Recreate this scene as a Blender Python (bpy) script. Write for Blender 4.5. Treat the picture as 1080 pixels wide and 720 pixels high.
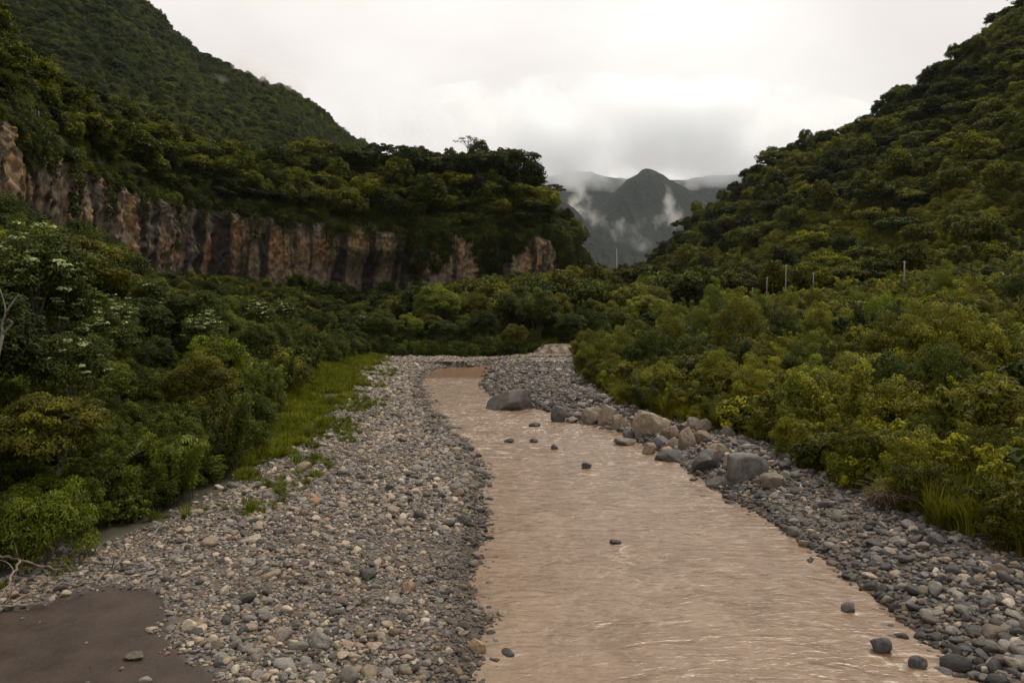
import bpy, math
import numpy as np
from math import radians, sin, cos, pi

for o in list(bpy.data.objects):
    bpy.data.objects.remove(o)
sc = bpy.context.scene
COL = sc.collection
D = bpy.data

# ------------------------------------------------------------------ camera
CAM_Z, HOR, FOC = 9.0, 322.0, 810.0            # photo pixels, 1080 x 720
cd = D.cameras.new('camera')
cam = D.objects.new('camera', cd)
COL.objects.link(cam)
cam.location = (0, 0, CAM_Z)
cam.rotation_euler = (radians(90), 0, 0)
cd.sensor_width = 36
cd.lens = FOC / 1080 * 36
cd.shift_y = (HOR - 360) / 1080
cd.clip_start = 0.5
cd.clip_end = 30000
sc.camera = cam

# ------------------------------------------------------------------ world: overcast sky
SUN_EL, SUN_AZ = radians(58), radians(35)     # azimuth from +Y towards +X
w = D.worlds.new('World')
sc.world = w
w.use_nodes = True
nt = w.node_tree
nt.nodes.clear()
def N(nt, t, **kw):
    n = nt.nodes.new(t)
    for k, v in kw.items():
        setattr(n, k, v)
    return n
def L(nt, a, b):
    nt.links.new(a, b)
out = N(nt, 'ShaderNodeOutputWorld')
sky = N(nt, 'ShaderNodeTexSky', sky_type='NISHITA', sun_disc=False, sun_elevation=SUN_EL, sun_rotation=SUN_AZ)
bg1 = N(nt, 'ShaderNodeBackground'); bg1.inputs[1].default_value = 0.07
L(nt, sky.outputs[0], bg1.inputs[0])
tc = N(nt, 'ShaderNodeTexCoord')
sep = N(nt, 'ShaderNodeSeparateXYZ'); L(nt, tc.outputs['Generated'], sep.inputs[0])
zz = N(nt, 'ShaderNodeMath', operation='MAXIMUM'); L(nt, sep.outputs[2], zz.inputs[0]); zz.inputs[1].default_value = 0.0
za = N(nt, 'ShaderNodeMath', operation='ADD'); L(nt, zz.outputs[0], za.inputs[0]); za.inputs[1].default_value = 0.22
dx = N(nt, 'ShaderNodeMath', operation='DIVIDE'); L(nt, sep.outputs[0], dx.inputs[0]); L(nt, za.outputs[0], dx.inputs[1])
dy = N(nt, 'ShaderNodeMath', operation='DIVIDE'); L(nt, sep.outputs[1], dy.inputs[0]); L(nt, za.outputs[0], dy.inputs[1])
cmb = N(nt, 'ShaderNodeCombineXYZ'); L(nt, dx.outputs[0], cmb.inputs[0]); L(nt, dy.outputs[0], cmb.inputs[1])
cn = N(nt, 'ShaderNodeTexNoise'); cn.inputs['Scale'].default_value = 1.0; cn.inputs['Detail'].default_value = 5; cn.inputs['Roughness'].default_value = 0.45; cn.inputs['Distortion'].default_value = 0.0
mp0 = N(nt, 'ShaderNodeMapping'); mp0.inputs['Location'].default_value = (3.1, 1.7, 0.4); L(nt, cmb.outputs[0], mp0.inputs[0]); L(nt, mp0.outputs[0], cn.inputs['Vector'])
cr = N(nt, 'ShaderNodeValToRGB'); L(nt, cn.outputs[0], cr.inputs[0])
e = cr.color_ramp.elements
e[0].position = 0.36; e[0].color = (0.73, 0.675, 0.635, 1)
e[1].position = 0.62; e[1].color = (1.0, 0.945, 0.89, 1)
bg2 = N(nt, 'ShaderNodeBackground'); bg2.inputs[1].default_value = 0.68
L(nt, cr.outputs[0], bg2.inputs[0])
mx = N(nt, 'ShaderNodeMixShader'); mx.inputs[0].default_value = 0.95
L(nt, bg1.outputs[0], mx.inputs[1]); L(nt, bg2.outputs[0], mx.inputs[2])
L(nt, mx.outputs[0], out.inputs[0])

sd = D.lights.new('sun', 'SUN')
sun = D.objects.new('sun', sd)
COL.objects.link(sun)
sd.energy = 1.5
sd.angle = radians(22)
sd.color = (1.0, 0.91, 0.78)
sun.location = (60, 80, 120)
sun.rotation_euler = (pi / 2 - SUN_EL, 0, pi - SUN_AZ)

sc.view_settings.view_transform = 'Standard'
sc.view_settings.look = 'None'
sc.view_settings.exposure = 0.85
sc.view_settings.gamma = 1.0
sc.render.engine = 'CYCLES'
cy = sc.cycles
cy.use_denoising = True
cy.max_bounces = 8; cy.diffuse_bounces = 3; cy.glossy_bounces = 2; cy.transmission_bounces = 3
cy.volume_bounces = 8; cy.transparent_max_bounces = 4
cy.caustics_reflective = False; cy.caustics_refractive = False
cy.volume_step_rate = 1.0; cy.volume_max_steps = 64

# ------------------------------------------------------------------ helpers
def P(px, py, Y):
    return np.array([(px - 540) / FOC * Y, Y, CAM_Z - (py - HOR) / FOC * Y])
def G(px, py, z=0.0):
    Y = (CAM_Z - z) * FOC / (py - HOR)
    return np.array([(px - 540) / FOC * Y, Y, z])
def proj(p):
    p = np.asarray(p, float)
    Y = np.maximum(p[..., 1], 0.1)
    return 540 + FOC * p[..., 0] / Y, HOR - FOC * (p[..., 2] - CAM_Z) / Y

def hash3(i, j, k, seed):
    h = (i.astype(np.uint32) * np.uint32(374761393) + j.astype(np.uint32) * np.uint32(668265263)
         + k.astype(np.uint32) * np.uint32(2246822519) + np.uint32((seed * 3266489917) & 0xffffffff))
    h = (h ^ (h >> np.uint32(13))) * np.uint32(1274126177)
    h = (h ^ (h >> np.uint32(16))) * np.uint32(2654435761)
    return ((h ^ (h >> np.uint32(15))) & np.uint32(0xffffff)).astype(np.float64) / 0xffffff
def vnoise(p, seed=0):
    p = np.asarray(p, float)
    f = np.floor(p); t = p - f; t = t * t * (3 - 2 * t); f = f.astype(np.int64)
    r = 0
    for a in (0, 1):
        for b in (0, 1):
            for c in (0, 1):
                wgt = (t[..., 0] if a else 1 - t[..., 0]) * (t[..., 1] if b else 1 - t[..., 1]) * (t[..., 2] if c else 1 - t[..., 2])
                r = r + wgt * hash3(f[..., 0] + a, f[..., 1] + b, f[..., 2] + c, seed)
    return r * 2 - 1
def fbm(p, octv=4, seed=0, gain=0.5):
    r = 0; a = 1; tot = 0; p = np.asarray(p, float)
    for k in range(octv):
        r = r + a * vnoise(p, seed + k * 17); tot += a; a *= gain; p = p * 2.03
    return r / tot
def fb2(x, y, s, octv=4, seed=0, gain=0.5):
    return fbm(np.stack([np.asarray(x) * s, np.asarray(y) * s, np.zeros_like(np.asarray(x, float)) + 0.37], -1), octv, seed, gain)

def mesh_np(name, verts, quads=None, tris=None, mats=(), smooth=False, face_attr=None, vert_attr=None):
    me = D.meshes.new(name)
    verts = np.asarray(verts, np.float32)
    nq = 0 if quads is None else len(quads)
    ntr = 0 if tris is None else len(tris)
    loops = []
    if nq: loops.append(np.asarray(quads, np.int32).ravel())
    if ntr: loops.append(np.asarray(tris, np.int32).ravel())
    loops = np.concatenate(loops) if loops else np.zeros(0, np.int32)
    me.vertices.add(len(verts)); me.vertices.foreach_set('co', verts.ravel())
    if len(loops):
        me.loops.add(len(loops)); me.loops.foreach_set('vertex_index', loops)
        tot = np.concatenate([np.full(nq, 4, np.int32), np.full(ntr, 3, np.int32)])
        st = np.concatenate([[0], np.cumsum(tot)[:-1]]).astype(np.int32)
        me.polygons.add(nq + ntr)
        me.polygons.foreach_set('loop_start', st); me.polygons.foreach_set('loop_total', tot)
    for d, dom in ((face_attr, 'FACE'), (vert_attr, 'POINT')):
        for k, v in (d or {}).items():
            v = np.asarray(v, np.float32)
            a = me.attributes.new(k, 'FLOAT' if v.ndim == 1 else 'FLOAT_VECTOR', dom)
            a.data.foreach_set('value' if v.ndim == 1 else 'vector', v.ravel())
    me.update(calc_edges=True)
    me.validate()
    if smooth:
        me.polygons.foreach_set('use_smooth', np.ones(nq + ntr, bool))
    for m in mats: me.materials.append(m)
    return me
def obj(name, me, parent=None):
    o = D.objects.new(name, me); COL.objects.link(o)
    if parent is not None: o.parent = parent
    return o
def grid_quads(nu, nv):
    a = np.arange(nu * nv).reshape(nu, nv)
    return np.stack([a[:-1, :-1], a[:-1, 1:], a[1:, 1:], a[1:, :-1]], -1).reshape(-1, 4)

class MB:
    """collects vertices and faces for one mesh"""
    def __init__(s): s.v = []; s.q = []; s.t = []; s.n = 0
    def add(s, v, q=None, t=None):
        v = np.asarray(v, float)
        s.v.append(v)
        if q is not None and len(q): s.q.append(np.asarray(q) + s.n)
        if t is not None and len(t): s.t.append(np.asarray(t) + s.n)
        s.n += len(v)
    def tube(s, pts, rad, n=7):
        pts = np.asarray(pts, float); m = len(pts)
        rad = np.broadcast_to(np.asarray(rad, float), (m,))
        tan = np.gradient(pts, axis=0); tan /= np.linalg.norm(tan, axis=1)[:, None] + 1e-9
        ref = np.array([0.13, 0.31, 0.94]) if abs(tan[0, 2]) < 0.8 else np.array([1.0, 0.1, 0])
        u = np.cross(tan, ref); u /= np.linalg.norm(u, axis=1)[:, None] + 1e-9
        v = np.cross(tan, u)
        a = np.linspace(0, 2 * pi, n, endpoint=False)
        ring = pts[:, None] + rad[:, None, None] * (np.cos(a)[None, :, None] * u[:, None] + np.sin(a)[None, :, None] * v[:, None])
        vv = ring.reshape(-1, 3)
        i = np.arange(n); j = (i + 1) % n
        q = np.concatenate([np.stack([k * n + i, k * n + j, (k + 1) * n + j, (k + 1) * n + i], -1) for k in range(m - 1)])
        b = len(vv)
        vv = np.concatenate([vv, pts[:1], pts[-1:]])
        t = np.concatenate([np.stack([np.full(n, b), j, i], -1), np.stack([np.full(n, b + 1), (m - 1) * n + i, (m - 1) * n + j], -1)])
        s.add(vv, q, t)
    def mesh(s, name, mats, smooth=True):
        return mesh_np(name, np.concatenate(s.v), np.concatenate(s.q) if s.q else None, np.concatenate(s.t) if s.t else None, mats, smooth)

def bez(p0, p1, p2, n=8):
    t = np.linspace(0, 1, n)[:, None]
    return (1 - t) ** 2 * np.asarray(p0) + 2 * t * (1 - t) * np.asarray(p1) + t * t * np.asarray(p2)
def unit(v):
    return v / (np.linalg.norm(v, axis=-1, keepdims=True) + 1e-9)

# ------------------------------------------------------------------ materials
def new_mat(name):
    m = D.materials.new(name); m.use_nodes = True
    return m, m.node_tree, m.node_tree.nodes['Principled BSDF'], m.node_tree.nodes['Material Output']
def mixc(nt, a, b, f, mode='MIX'):
    n = N(nt, 'ShaderNodeMix', data_type='RGBA', blend_type=mode)
    for s, v in ((n.inputs[0], f), (n.inputs[6], a), (n.inputs[7], b)):
        if isinstance(v, bpy.types.NodeSocket): L(nt, v, s)
        elif isinstance(v, (int, float)): s.default_value = v
        else: s.default_value = (*v, 1)
    return n.outputs[2]
def noise(nt, vec, scale, detail=4, rough=0.55, dist=0.0, dims='3D'):
    n = N(nt, 'ShaderNodeTexNoise'); n.inputs['Scale'].default_value = scale; n.inputs['Detail'].default_value = detail
    n.inputs['Roughness'].default_value = rough; n.inputs['Distortion'].default_value = dist
    if vec is not None: L(nt, vec, n.inputs['Vector'])
    return n.outputs[0]
def ramp(nt, fac, p0, p1, c0=(0, 0, 0), c1=(1, 1, 1)):
    n = N(nt, 'ShaderNodeValToRGB'); L(nt, fac, n.inputs[0])
    n.color_ramp.elements[0].position = p0; n.color_ramp.elements[0].color = (*c0, 1)
    n.color_ramp.elements[1].position = p1; n.color_ramp.elements[1].color = (*c1, 1)
    return n.outputs[0]
def attr(nt, name, typ='GEOMETRY'):
    n = N(nt, 'ShaderNodeAttribute', attribute_name=name, attribute_type=typ)
    return n
def mth(nt, op, a, b=0.0, c=None):
    n = N(nt, 'ShaderNodeMath', operation=op)
    for s, v in zip(n.inputs, (a, b, c)):
        if v is None: continue
        if isinstance(v, bpy.types.NodeSocket): L(nt, v, s)
        else: s.default_value = v
    return n.outputs[0]
def bump(nt, h, strength, dist, bs):
    n = N(nt, 'ShaderNodeBump'); n.inputs['Strength'].default_value = strength; n.inputs['Distance'].default_value = dist
    L(nt, h, n.inputs['Height']); L(nt, n.outputs[0], bs.inputs['Normal'])
def mapping(nt, vec, scale=(1, 1, 1), loc=(0, 0, 0)):
    n = N(nt, 'ShaderNodeMapping'); n.inputs['Scale'].default_value = scale; n.inputs['Location'].default_value = loc
    L(nt, vec, n.inputs[0]); return n.outputs[0]
def geo_pos(nt):
    return N(nt, 'ShaderNodeNewGeometry').outputs['Position']

def leaf_mat(name, rough=0.6, trans=0.32):
    """leaf colour = the plant's own tint, varied leaf by leaf"""
    m, nt, bs, out = new_mat(name)
    t = attr(nt, 'tint', 'INSTANCER').outputs['Color']
    v = attr(nt, 'v').outputs['Fac']
    v = mth(nt, 'POWER', v, 1.7)
    k = mth(nt, 'MULTIPLY_ADD', v, 1.9, 0.55)
    kc = N(nt, 'ShaderNodeCombineColor')
    L(nt, mth(nt, 'MULTIPLY_ADD', v, 2.05, 0.47), kc.inputs[0]); L(nt, k, kc.inputs[1]); L(nt, mth(nt, 'MULTIPLY_ADD', v, 1.1, 0.5), kc.inputs[2])
    c = mixc(nt, t, kc.outputs[0], 1.0, 'MULTIPLY')
    L(nt, c, bs.inputs['Base Color']); bs.inputs['Roughness'].default_value = rough
    bs.inputs['Specular IOR Level'].default_value = 0.10
    tr = N(nt, 'ShaderNodeBsdfTranslucent'); L(nt, mixc(nt, c, (1.0, 1.12, 0.40), 1.0, 'MULTIPLY'), tr.inputs[0])
    ms = N(nt, 'ShaderNodeMixShader'); ms.inputs[0].default_value = trans
    L(nt, bs.outputs[0], ms.inputs[1]); L(nt, tr.outputs[0], ms.inputs[2]); L(nt, ms.outputs[0], out.inputs[0])
    return m
M_LEAF = leaf_mat('leaf')
M_PALE = leaf_mat('pale_leaf', 0.45, 0.15)

def simple_mat(name, c0, c1, scale, rough=0.85, bmp=0.3, bdist=0.02, stretch=(1, 1, 1)):
    m, nt, bs, out = new_mat(name)
    tcn = N(nt, 'ShaderNodeTexCoord').outputs['Object']
    n = noise(nt, mapping(nt, tcn, stretch), scale, 5)
    L(nt, ramp(nt, n, 0.3, 0.7, c0, c1), bs.inputs['Base Color']); bs.inputs['Roughness'].default_value = rough
    bump(nt, n, bmp, bdist, bs)
    return m
M_BARK = simple_mat('bark', (0.03, 0.024, 0.016), (0.10, 0.085, 0.06), 6, stretch=(1, 1, 0.3))
M_PALEBARK = simple_mat('pale_bark', (0.07, 0.062, 0.048), (0.20, 0.185, 0.15), 5, stretch=(1, 1, 0.3))
M_DEADWOOD = simple_mat('weathered_wood', (0.065, 0.048, 0.033), (0.24, 0.195, 0.145), 4, stretch=(1, 1, 1))
M_CONCRETE = simple_mat('concrete', (0.28, 0.27, 0.26), (0.42, 0.41, 0.39), 3)
M_WHITE = simple_mat('white_paint', (0.62, 0.6, 0.56), (0.8, 0.79, 0.76), 2, 0.5)

def stone_mat(name):
    m, nt, bs, out = new_mat(name)
    t = attr(nt, 'tint', 'INSTANCER').outputs['Color']
    tcn = N(nt, 'ShaderNodeTexCoord').outputs['Object']
    n = noise(nt, tcn, 2.2, 5, 0.6, 0.4)
    n2 = noise(nt, tcn, 14, 3, 0.7)
    c = mixc(nt, t, ramp(nt, n, 0.3, 0.7, (0.62, 0.62, 0.64), (1.25, 1.2, 1.12)), 1.0, 'MULTIPLY')
    c = mixc(nt, c, ramp(nt, n2, 0.35, 0.65, (0.70, 0.70, 0.70), (1.15, 1.15, 1.15)), 1.0, 'MULTIPLY')
    n4 = noise(nt, tcn, 42, 2, 0.7)
    c = mixc(nt, c, ramp(nt, n4, 0.36, 0.64, (0.72, 0.72, 0.72), (1.2, 1.19, 1.16)), 1.0, 'MULTIPLY')
    vz = N(nt, 'ShaderNodeTexVoronoi', feature='DISTANCE_TO_EDGE'); vz.inputs['Scale'].default_value = 1.1; L(nt, mixc(nt, tcn, N(nt, 'ShaderNodeTexNoise').outputs[1], 0.25), vz.inputs['Vector'])
    crack = ramp(nt, vz.outputs[0], 0.0, 0.018)
    c = mixc(nt, mixc(nt, c, (0.45, 0.44, 0.43), 1.0, 'MULTIPLY'), c, crack)
    L(nt, c, bs.inputs['Base Color']); bs.inputs['Roughness'].default_value = 0.72; bs.inputs['Specular IOR Level'].default_value = 0.35
    bump(nt, mth(nt, 'ADD', n, mth(nt, 'MULTIPLY', n2, 0.3)), 0.35, 0.12, bs)
    return m
M_STONE = stone_mat('river_stone')

# ------------------------------------------------------------------ valley floor profile (metres)
ys = np.array([-60, 0, 18.3, 22.9, 30.6, 46, 58, 67.5, 76, 88, 97, 103, 108, 112])
Lx = np.interp(ys, [-60, 18.3, 22.9, 30.6, 46, 67.5, 88, 103, 108, 112], [-0.3, -0.35, -0.25, -0.4, -1.7, -6.6, -10.2, -11.5, -10.5, -8.0])
Rx = np.interp(ys, [-60, 0, 18.3, 24.5, 33.4, 46, 58, 66, 71, 80, 88, 103, 108, 112], [10, 10.2, 10.6, 10.9, 10.3, 9.1, 6.4, 2.6, -1.2, -3.2, -4.0, -3.2, -3.4, -5.5])
def Lf(Y): return np.interp(Y, ys, Lx) + 1.25 * fb2(Y, Y * 0, 0.34, 5, 3, .65)
def Rf(Y): return np.interp(Y, ys, Rx) + 0.5 * fb2(Y, Y * 0, 0.22, 3, 9)
def VL(Y): return np.interp(Y, [-60, 10, 19.6, 24, 28, 31.9, 39.5, 52, 70, 85, 114, 130, 200], [-18, -17, -15.9, -14.4, -12.9, -12.4, -12.2, -12.6, -14.5, -16.6, -19.5, -20, -20])
def VR(Y): return np.interp(Y, [-60, 10, 24.2, 29, 36.4, 46, 55, 63, 83, 112, 130, 200], [18, 17.5, 16.3, 15.2, 14.6, 14.4, 11.2, 9.0, 8.4, 9.8, 10.5, 14])
def sstep(a, b, x):
    t = np.clip((x - a) / (b - a), 0, 1); return t * t * (3 - 2 * t)
SAND = np.array([G(-60, 668, .35)[:2], G(40, 655, .35)[:2], G(105, 636, .35)[:2], G(175, 645, .35)[:2], G(182, 690, .35)[:2], G(228, 740, .35)[:2], G(210, 900, .35)[:2], G(-300, 900, .35)[:2]])
def in_poly(x, y, poly):
    x = np.asarray(x, float); c = np.zeros(x.shape, bool); n = len(poly)
    for i in range(n):
        x0, y0 = poly[i]; x1, y1 = poly[(i + 1) % n]
        cond = ((y0 > y) != (y1 > y)) & (x < (x1 - x0) * (y - y0) / (y1 - y0 + 1e-12) + x0)
        c ^= cond
    return c
def side_channel(x, Y):
    """distance to the branch where the stream comes round the far end of the gravel bar"""
    d = np.full(np.shape(x), 1e9)
    pts = [(-8, 106), (-2, 116), (9, 119), (24, 124)]
    for (ax, ay), (bx, by) in zip(pts[:-1], pts[1:]):
        t = np.clip(((x - ax) * (bx - ax) + (Y - ay) * (by - ay)) / ((bx - ax) ** 2 + (by - ay) ** 2), 0, 1)
        d = np.minimum(d, np.hypot(x - ax - t * (bx - ax), Y - ay - t * (by - ay)))
    return d
def ground_z(x, Y):
    x = np.asarray(x, float); Y = np.asarray(Y, float)
    l, r, vl, vr = Lf(Y), Rf(Y), VL(Y), VR(Y)
    left, right = l - x, x - r
    zl = 0.85 * sstep(-0.5, 8, left) - 0.12 * sstep(2.0, -1.5, left) + 0.07 * fb2(x, Y, 0.6, 3, 5) * sstep(0, 2, left)
    zl = zl + 0.27 * np.maximum(vl - x - 0.5, 0) ** 1.0 * sstep(0, 6, vl - x)
    zl = np.minimum(zl, 13 + 0.5 * fb2(x, Y, 0.03, 3, 2)) + 0.35 * fb2(x, Y, 0.12, 4, 21) * sstep(0, 5, vl - x)
    zr = 1.0 * sstep(-0.5, 5, right) - 0.12 * sstep(2.0, -1.5, right) + 0.06 * fb2(x, Y, 0.6, 3, 6) * sstep(0, 2, right)
    zr = zr + 0.165 * np.maximum(x - vr - 0.3, 0) * sstep(0, 6, x - vr)
    zr = np.minimum(zr, 15) + 0.5 * fb2(x, Y, 0.09, 4, 22) * sstep(0, 5, x - vr)
    inn = np.minimum(-left, -right)
    z = np.where(left > right, zl, zr)
    z = np.where(inn > 0, -0.12 - 0.5 * sstep(0, 2.5, inn), z)
    far = 0.75 + 0.06 * fb2(x, Y, 0.5, 3, 8)
    z = np.where(Y > 112, np.maximum(z, far), z)
    cut = sstep(104, 107, Y) * sstep(2.4, 0.8, side_channel(x, Y))
    z = z * (1 - cut) + (-0.25) * cut
    e = np.clip((Y - 124 - 0.10 * np.maximum(x, 0)) * 0.075, 0, 9.5)
    hump = 6 * np.exp(-((x - 36) / 22) ** 2 - ((Y - 305) / 45) ** 2)
    z = np.where(Y > 124, np.maximum(z, 0.7 + e), z) + hump
    return z

# ------------------------------------------------------------------ ground sheet
def spaced(a, b, step, ends):
    core = np.arange(a, b + step * .5, step)
    lo = a - np.geomspace(step, a - ends[0], 46); hi = b + np.geomspace(step, ends[1] - b, 56)
    return np.concatenate([lo[::-1], core, hi])
gx = spaced(-34, 34, 0.34, (-7000, 7000)); gy = spaced(12, 132, 0.42, (-900, 9000))
X, Yg = np.meshgrid(gx, gy, indexing='ij')
Zg = ground_z(X, Yg)
veg = np.maximum(sstep(-0.4, 1.4, VL(Yg) - X + 0.9 * fb2(X, Yg, 0.5, 3, 41)), sstep(-0.4, 1.4, X - VR(Yg) + 0.9 * fb2(X, Yg, 0.5, 3, 42)))
veg = np.maximum(veg, sstep(123, 126, Yg + fb2(X, Yg, 0.4, 3, 43)))
sand = in_poly(X + 0.5 * fb2(X, Yg, 0.5, 3, 44), Yg + 0.5 * fb2(X, Yg, 0.5, 3, 45), SAND).astype(float)
sand = np.maximum(sand, sstep(0.42, 0.55, fb2(X, Yg, 0.33, 3, 46)) * (Yg < 60) * (X < 0) * 0.8)
wet = sstep(0.16, 0.0, Zg) * (Yg < 130)
m, nt, bs, out = new_mat('ground')
pos = geo_pos(nt)
n1 = noise(nt, pos, 0.9, 6, 0.65); n2 = noise(nt, pos, 9, 4, 0.7); n3 = noise(nt, pos, 3.2, 3)
vor = N(nt, 'ShaderNodeTexVoronoi'); vor.inputs['Scale'].default_value = 11; L(nt, pos, vor.inputs['Vector'])
grav = mixc(nt, ramp(nt, n2, 0.3, 0.7, (0.035, 0.028, 0.022), (0.125, 0.102, 0.078)), mixc(nt, (0.03, 0.026, 0.022), (0.17, 0.15, 0.125), vor.outputs['Distance']), 0.35)
sandc = ramp(nt, n1, 0.3, 0.75, (0.020, 0.0125, 0.008), (0.056, 0.037, 0.025))
vegc = mixc(nt, ramp(nt, n3, 0.35, 0.65, (0.014, 0.015, 0.006), (0.030, 0.032, 0.010)), ramp(nt, n1, 0.45, 0.7, (0.018, 0.019, 0.007), (0.036, 0.028, 0.016)), 0.45)
c = mixc(nt, grav, sandc, attr(nt, 'sand').outputs['Fac'])
c = mixc(nt, c, vegc, attr(nt, 'veg').outputs['Fac'])
c = mixc(nt, c, mixc(nt, c, (0.62, 0.55, 0.5), 1.0, 'MULTIPLY'), attr(nt, 'wet').outputs['Fac'])
L(nt, c, bs.inputs['Base Color']); L(nt, mth(nt, 'MULTIPLY_ADD', attr(nt, 'sand').outputs['Fac'], mth(nt, 'MULTIPLY_ADD', n1, 0.5, -0.60), 0.92), bs.inputs['Roughness'])
bs.inputs['Specular IOR Level'].default_value = 0.3
bump(nt, mth(nt, 'ADD', mth(nt, 'MULTIPLY', n2, 0.6), mth(nt, 'MULTIPLY', n1, 1.5)), 0.5, 0.06, bs)
M_GROUND = m
ground = obj('ground', mesh_np('ground', np.stack([X, Yg, Zg], -1).reshape(-1, 3), grid_quads(len(gx), len(gy))[:, ::-1], mats=[m], smooth=True,
             vert_attr={'veg': veg.ravel(), 'sand': sand.ravel(), 'wet': wet.ravel()}))
ground['kind'] = 'structure'

# ------------------------------------------------------------------ water
wx = np.arange(-17, 28, 0.22); wy = np.arange(-46, 127, 0.3)
X, Yg = np.meshgrid(wx, wy, indexing='ij')
riff = np.exp(-((Yg - 62) / 16) ** 2) + 0.8 * np.exp(-((Yg - 90) / 7) ** 2)
wz = (0.02 + 0.06 * riff) * fbm(np.stack([X * 0.9, Yg * 0.45, X * 0 + 1.3], -1), 4, 61, 0.6)
m, nt, bs, out = new_mat('muddy_water')
pos = geo_pos(nt)
a1 = noise(nt, mapping(nt, pos, (0.9, 0.6, 1)), 0.6, 6, 0.66, 0.8)
a2 = noise(nt, mapping(nt, pos, (0.8, 0.95, 1)), 1.7, 7, 0.7, 1.6)
a3 = noise(nt, mapping(nt, pos, (0.75, 1.3, 1)), 5.5, 4, 0.7, 1.2)
c = ramp(nt, mth(nt, 'ADD', mth(nt, 'MULTIPLY', a1, 0.6), mth(nt, 'MULTIPLY', a2, 0.4)), 0.38, 0.62, (0.150, 0.100, 0.062), (0.245, 0.172, 0.116))
shallow = attr(nt, 'shallow').outputs['Fac']
c = mixc(nt, c, (0.16, 0.088, 0.040), mth(nt, 'MULTIPLY', shallow, attr(nt, 'brown').outputs['Fac']))
foam = mth(nt, 'MULTIPLY', ramp(nt, a2, 0.53, 0.64), attr(nt, 'riffle').outputs['Fac'])
c = mixc(nt, c, (0.62, 0.53, 0.44), mth(nt, 'MULTIPLY', foam, 0.9))
L(nt, c, bs.inputs['Base Color']); bs.inputs['Roughness'].default_value = 0.22; bs.inputs['IOR'].default_value = 1.33
h1 = noise(nt, mapping(nt, pos, (0.60, 1.05, 1)), 1.0, 3, 0.5, 1.2); h2 = noise(nt, mapping(nt, pos, (0.55, 1.25, 1), (5, 2, 0)), 3.4, 3, 0.55, 0.9)
h = mth(nt, 'ADD', h1, mth(nt, 'MULTIPLY', h2, 0.42))
bump(nt, h, 1.0, 0.11, bs)
L(nt, attr(nt, 'rough_water').outputs['Fac'], bs.inputs['Normal'].links[0].from_node.inputs['Strength'])
wake = np.zeros_like(X)
for bx_, by_, w_ in ((536, 432, 3.2), (563, 467, .5), (585, 474, .5), (537, 467, .6), (564, 450, .8), (619, 494, .6), (650, 574, .4), (589, 445, 1.2), (661, 470, 1.2), (897, 646, .35), (933, 690, .4), (713, 487, 1.6)):
    q = G(bx_, by_); dxx, dyy = X - q[0], q[1] + .2 - Yg
    wake = np.maximum(wake, np.exp(-(dxx / (w_ * .6 + .12 * np.maximum(dyy, 0))) ** 2) * sstep(-.5 * w_, .2, dyy) * np.exp(-np.maximum(dyy, 0) / (2.2 * w_ + 1.0)))
wz = wz + wake * .05 * fbm(np.stack([X * 2.2, Yg * 1.6, X * 0 + 4.1], -1), 3, 62)
inn = np.minimum(X - Lf(Yg), Rf(Yg) - X)
shal = np.clip(sstep(1.8, -0.2, inn + .9 * fb2(X, Yg, 0.5, 4, 78)) * sstep(0.1, 0.9, fb2(X, Yg, 0.25, 3, 77) + 0.35) + sstep(93, 99, Yg), 0, 1)
river = obj('river', mesh_np('river', np.stack([X, Yg, wz], -1).reshape(-1, 3), grid_quads(len(wx), len(wy))[:, ::-1], mats=[m], smooth=True,
            vert_attr={'brown': (.38 + .4 * sstep(92, 96, Yg)).ravel(), 'rough_water': (1 - .93 * sstep(92, 97, Yg)).ravel(), 'shallow': shal.ravel(), 'riffle': np.clip(np.clip(riff, 0, 1) * (Yg < 96) + 0.07 + 1.2 * wake, 0, 1).ravel()}))
river['kind'] = 'structure'

# ------------------------------------------------------------------ hills as lofted patches
def catmull(c, n):
    """resample axis 0 of c to n samples"""
    k = len(c); t = np.linspace(0, k - 1, n); i = np.clip(t.astype(int), 0, k - 2); f = (t - i)[:, None, None]
    p = np.concatenate([2 * c[:1] - c[1:2], c, 2 * c[-1:] - c[-2:-1]])
    p0, p1, p2, p3 = p[i], p[i + 1], p[i + 2], p[i + 3]
    return 0.5 * (2 * p1 + (p2 - p0) * f + (2 * p0 - 5 * p1 + 4 * p2 - p3) * f ** 2 + (3 * p1 - p0 - 3 * p2 + p3) * f ** 3)
def patch(rows, nu, nv):
    c = np.asarray(rows, float)                       # rows x cols x 3
    c = catmull(c, nu)
    return catmull(c.transpose(1, 0, 2), nv).transpose(1, 0, 2)
def normals(g):
    n = np.cross(np.gradient(g, axis=1), np.gradient(g, axis=0)); return unit(n)

def hill_mat(name, c0, c1, c2, s1, s2, bstr, bdist):
    m, nt, bs, out = new_mat(name)
    pos = geo_pos(nt)
    a = noise(nt, pos, s1, 6, 0.62); b = noise(nt, pos, s2, 4, 0.65)
    c = mixc(nt, ramp(nt, a, 0.35, 0.65, c0, c1), c2, mth(nt, 'MULTIPLY', ramp(nt, b, 0.4, 0.62), 0.6))
    L(nt, c, bs.inputs['Base Color']); bs.inputs['Roughness'].default_value = 0.95; bs.inputs['Specular IOR Level'].default_value = 0.1
    bump(nt, a, bstr, bdist, bs)
    return m
M_HILL = hill_mat('hill_undergrowth', (0.022, 0.026, 0.007), (0.058, 0.060, 0.014), (0.085, 0.078, 0.020), 0.25, 0.04, 0.8, 1.2)
M_FAR = hill_mat('far_forest', (0.011, 0.014, 0.012), (0.026, 0.031, 0.025), (0.019, 0.023, 0.019), 0.035, 0.009, 1.0, 14)

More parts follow.
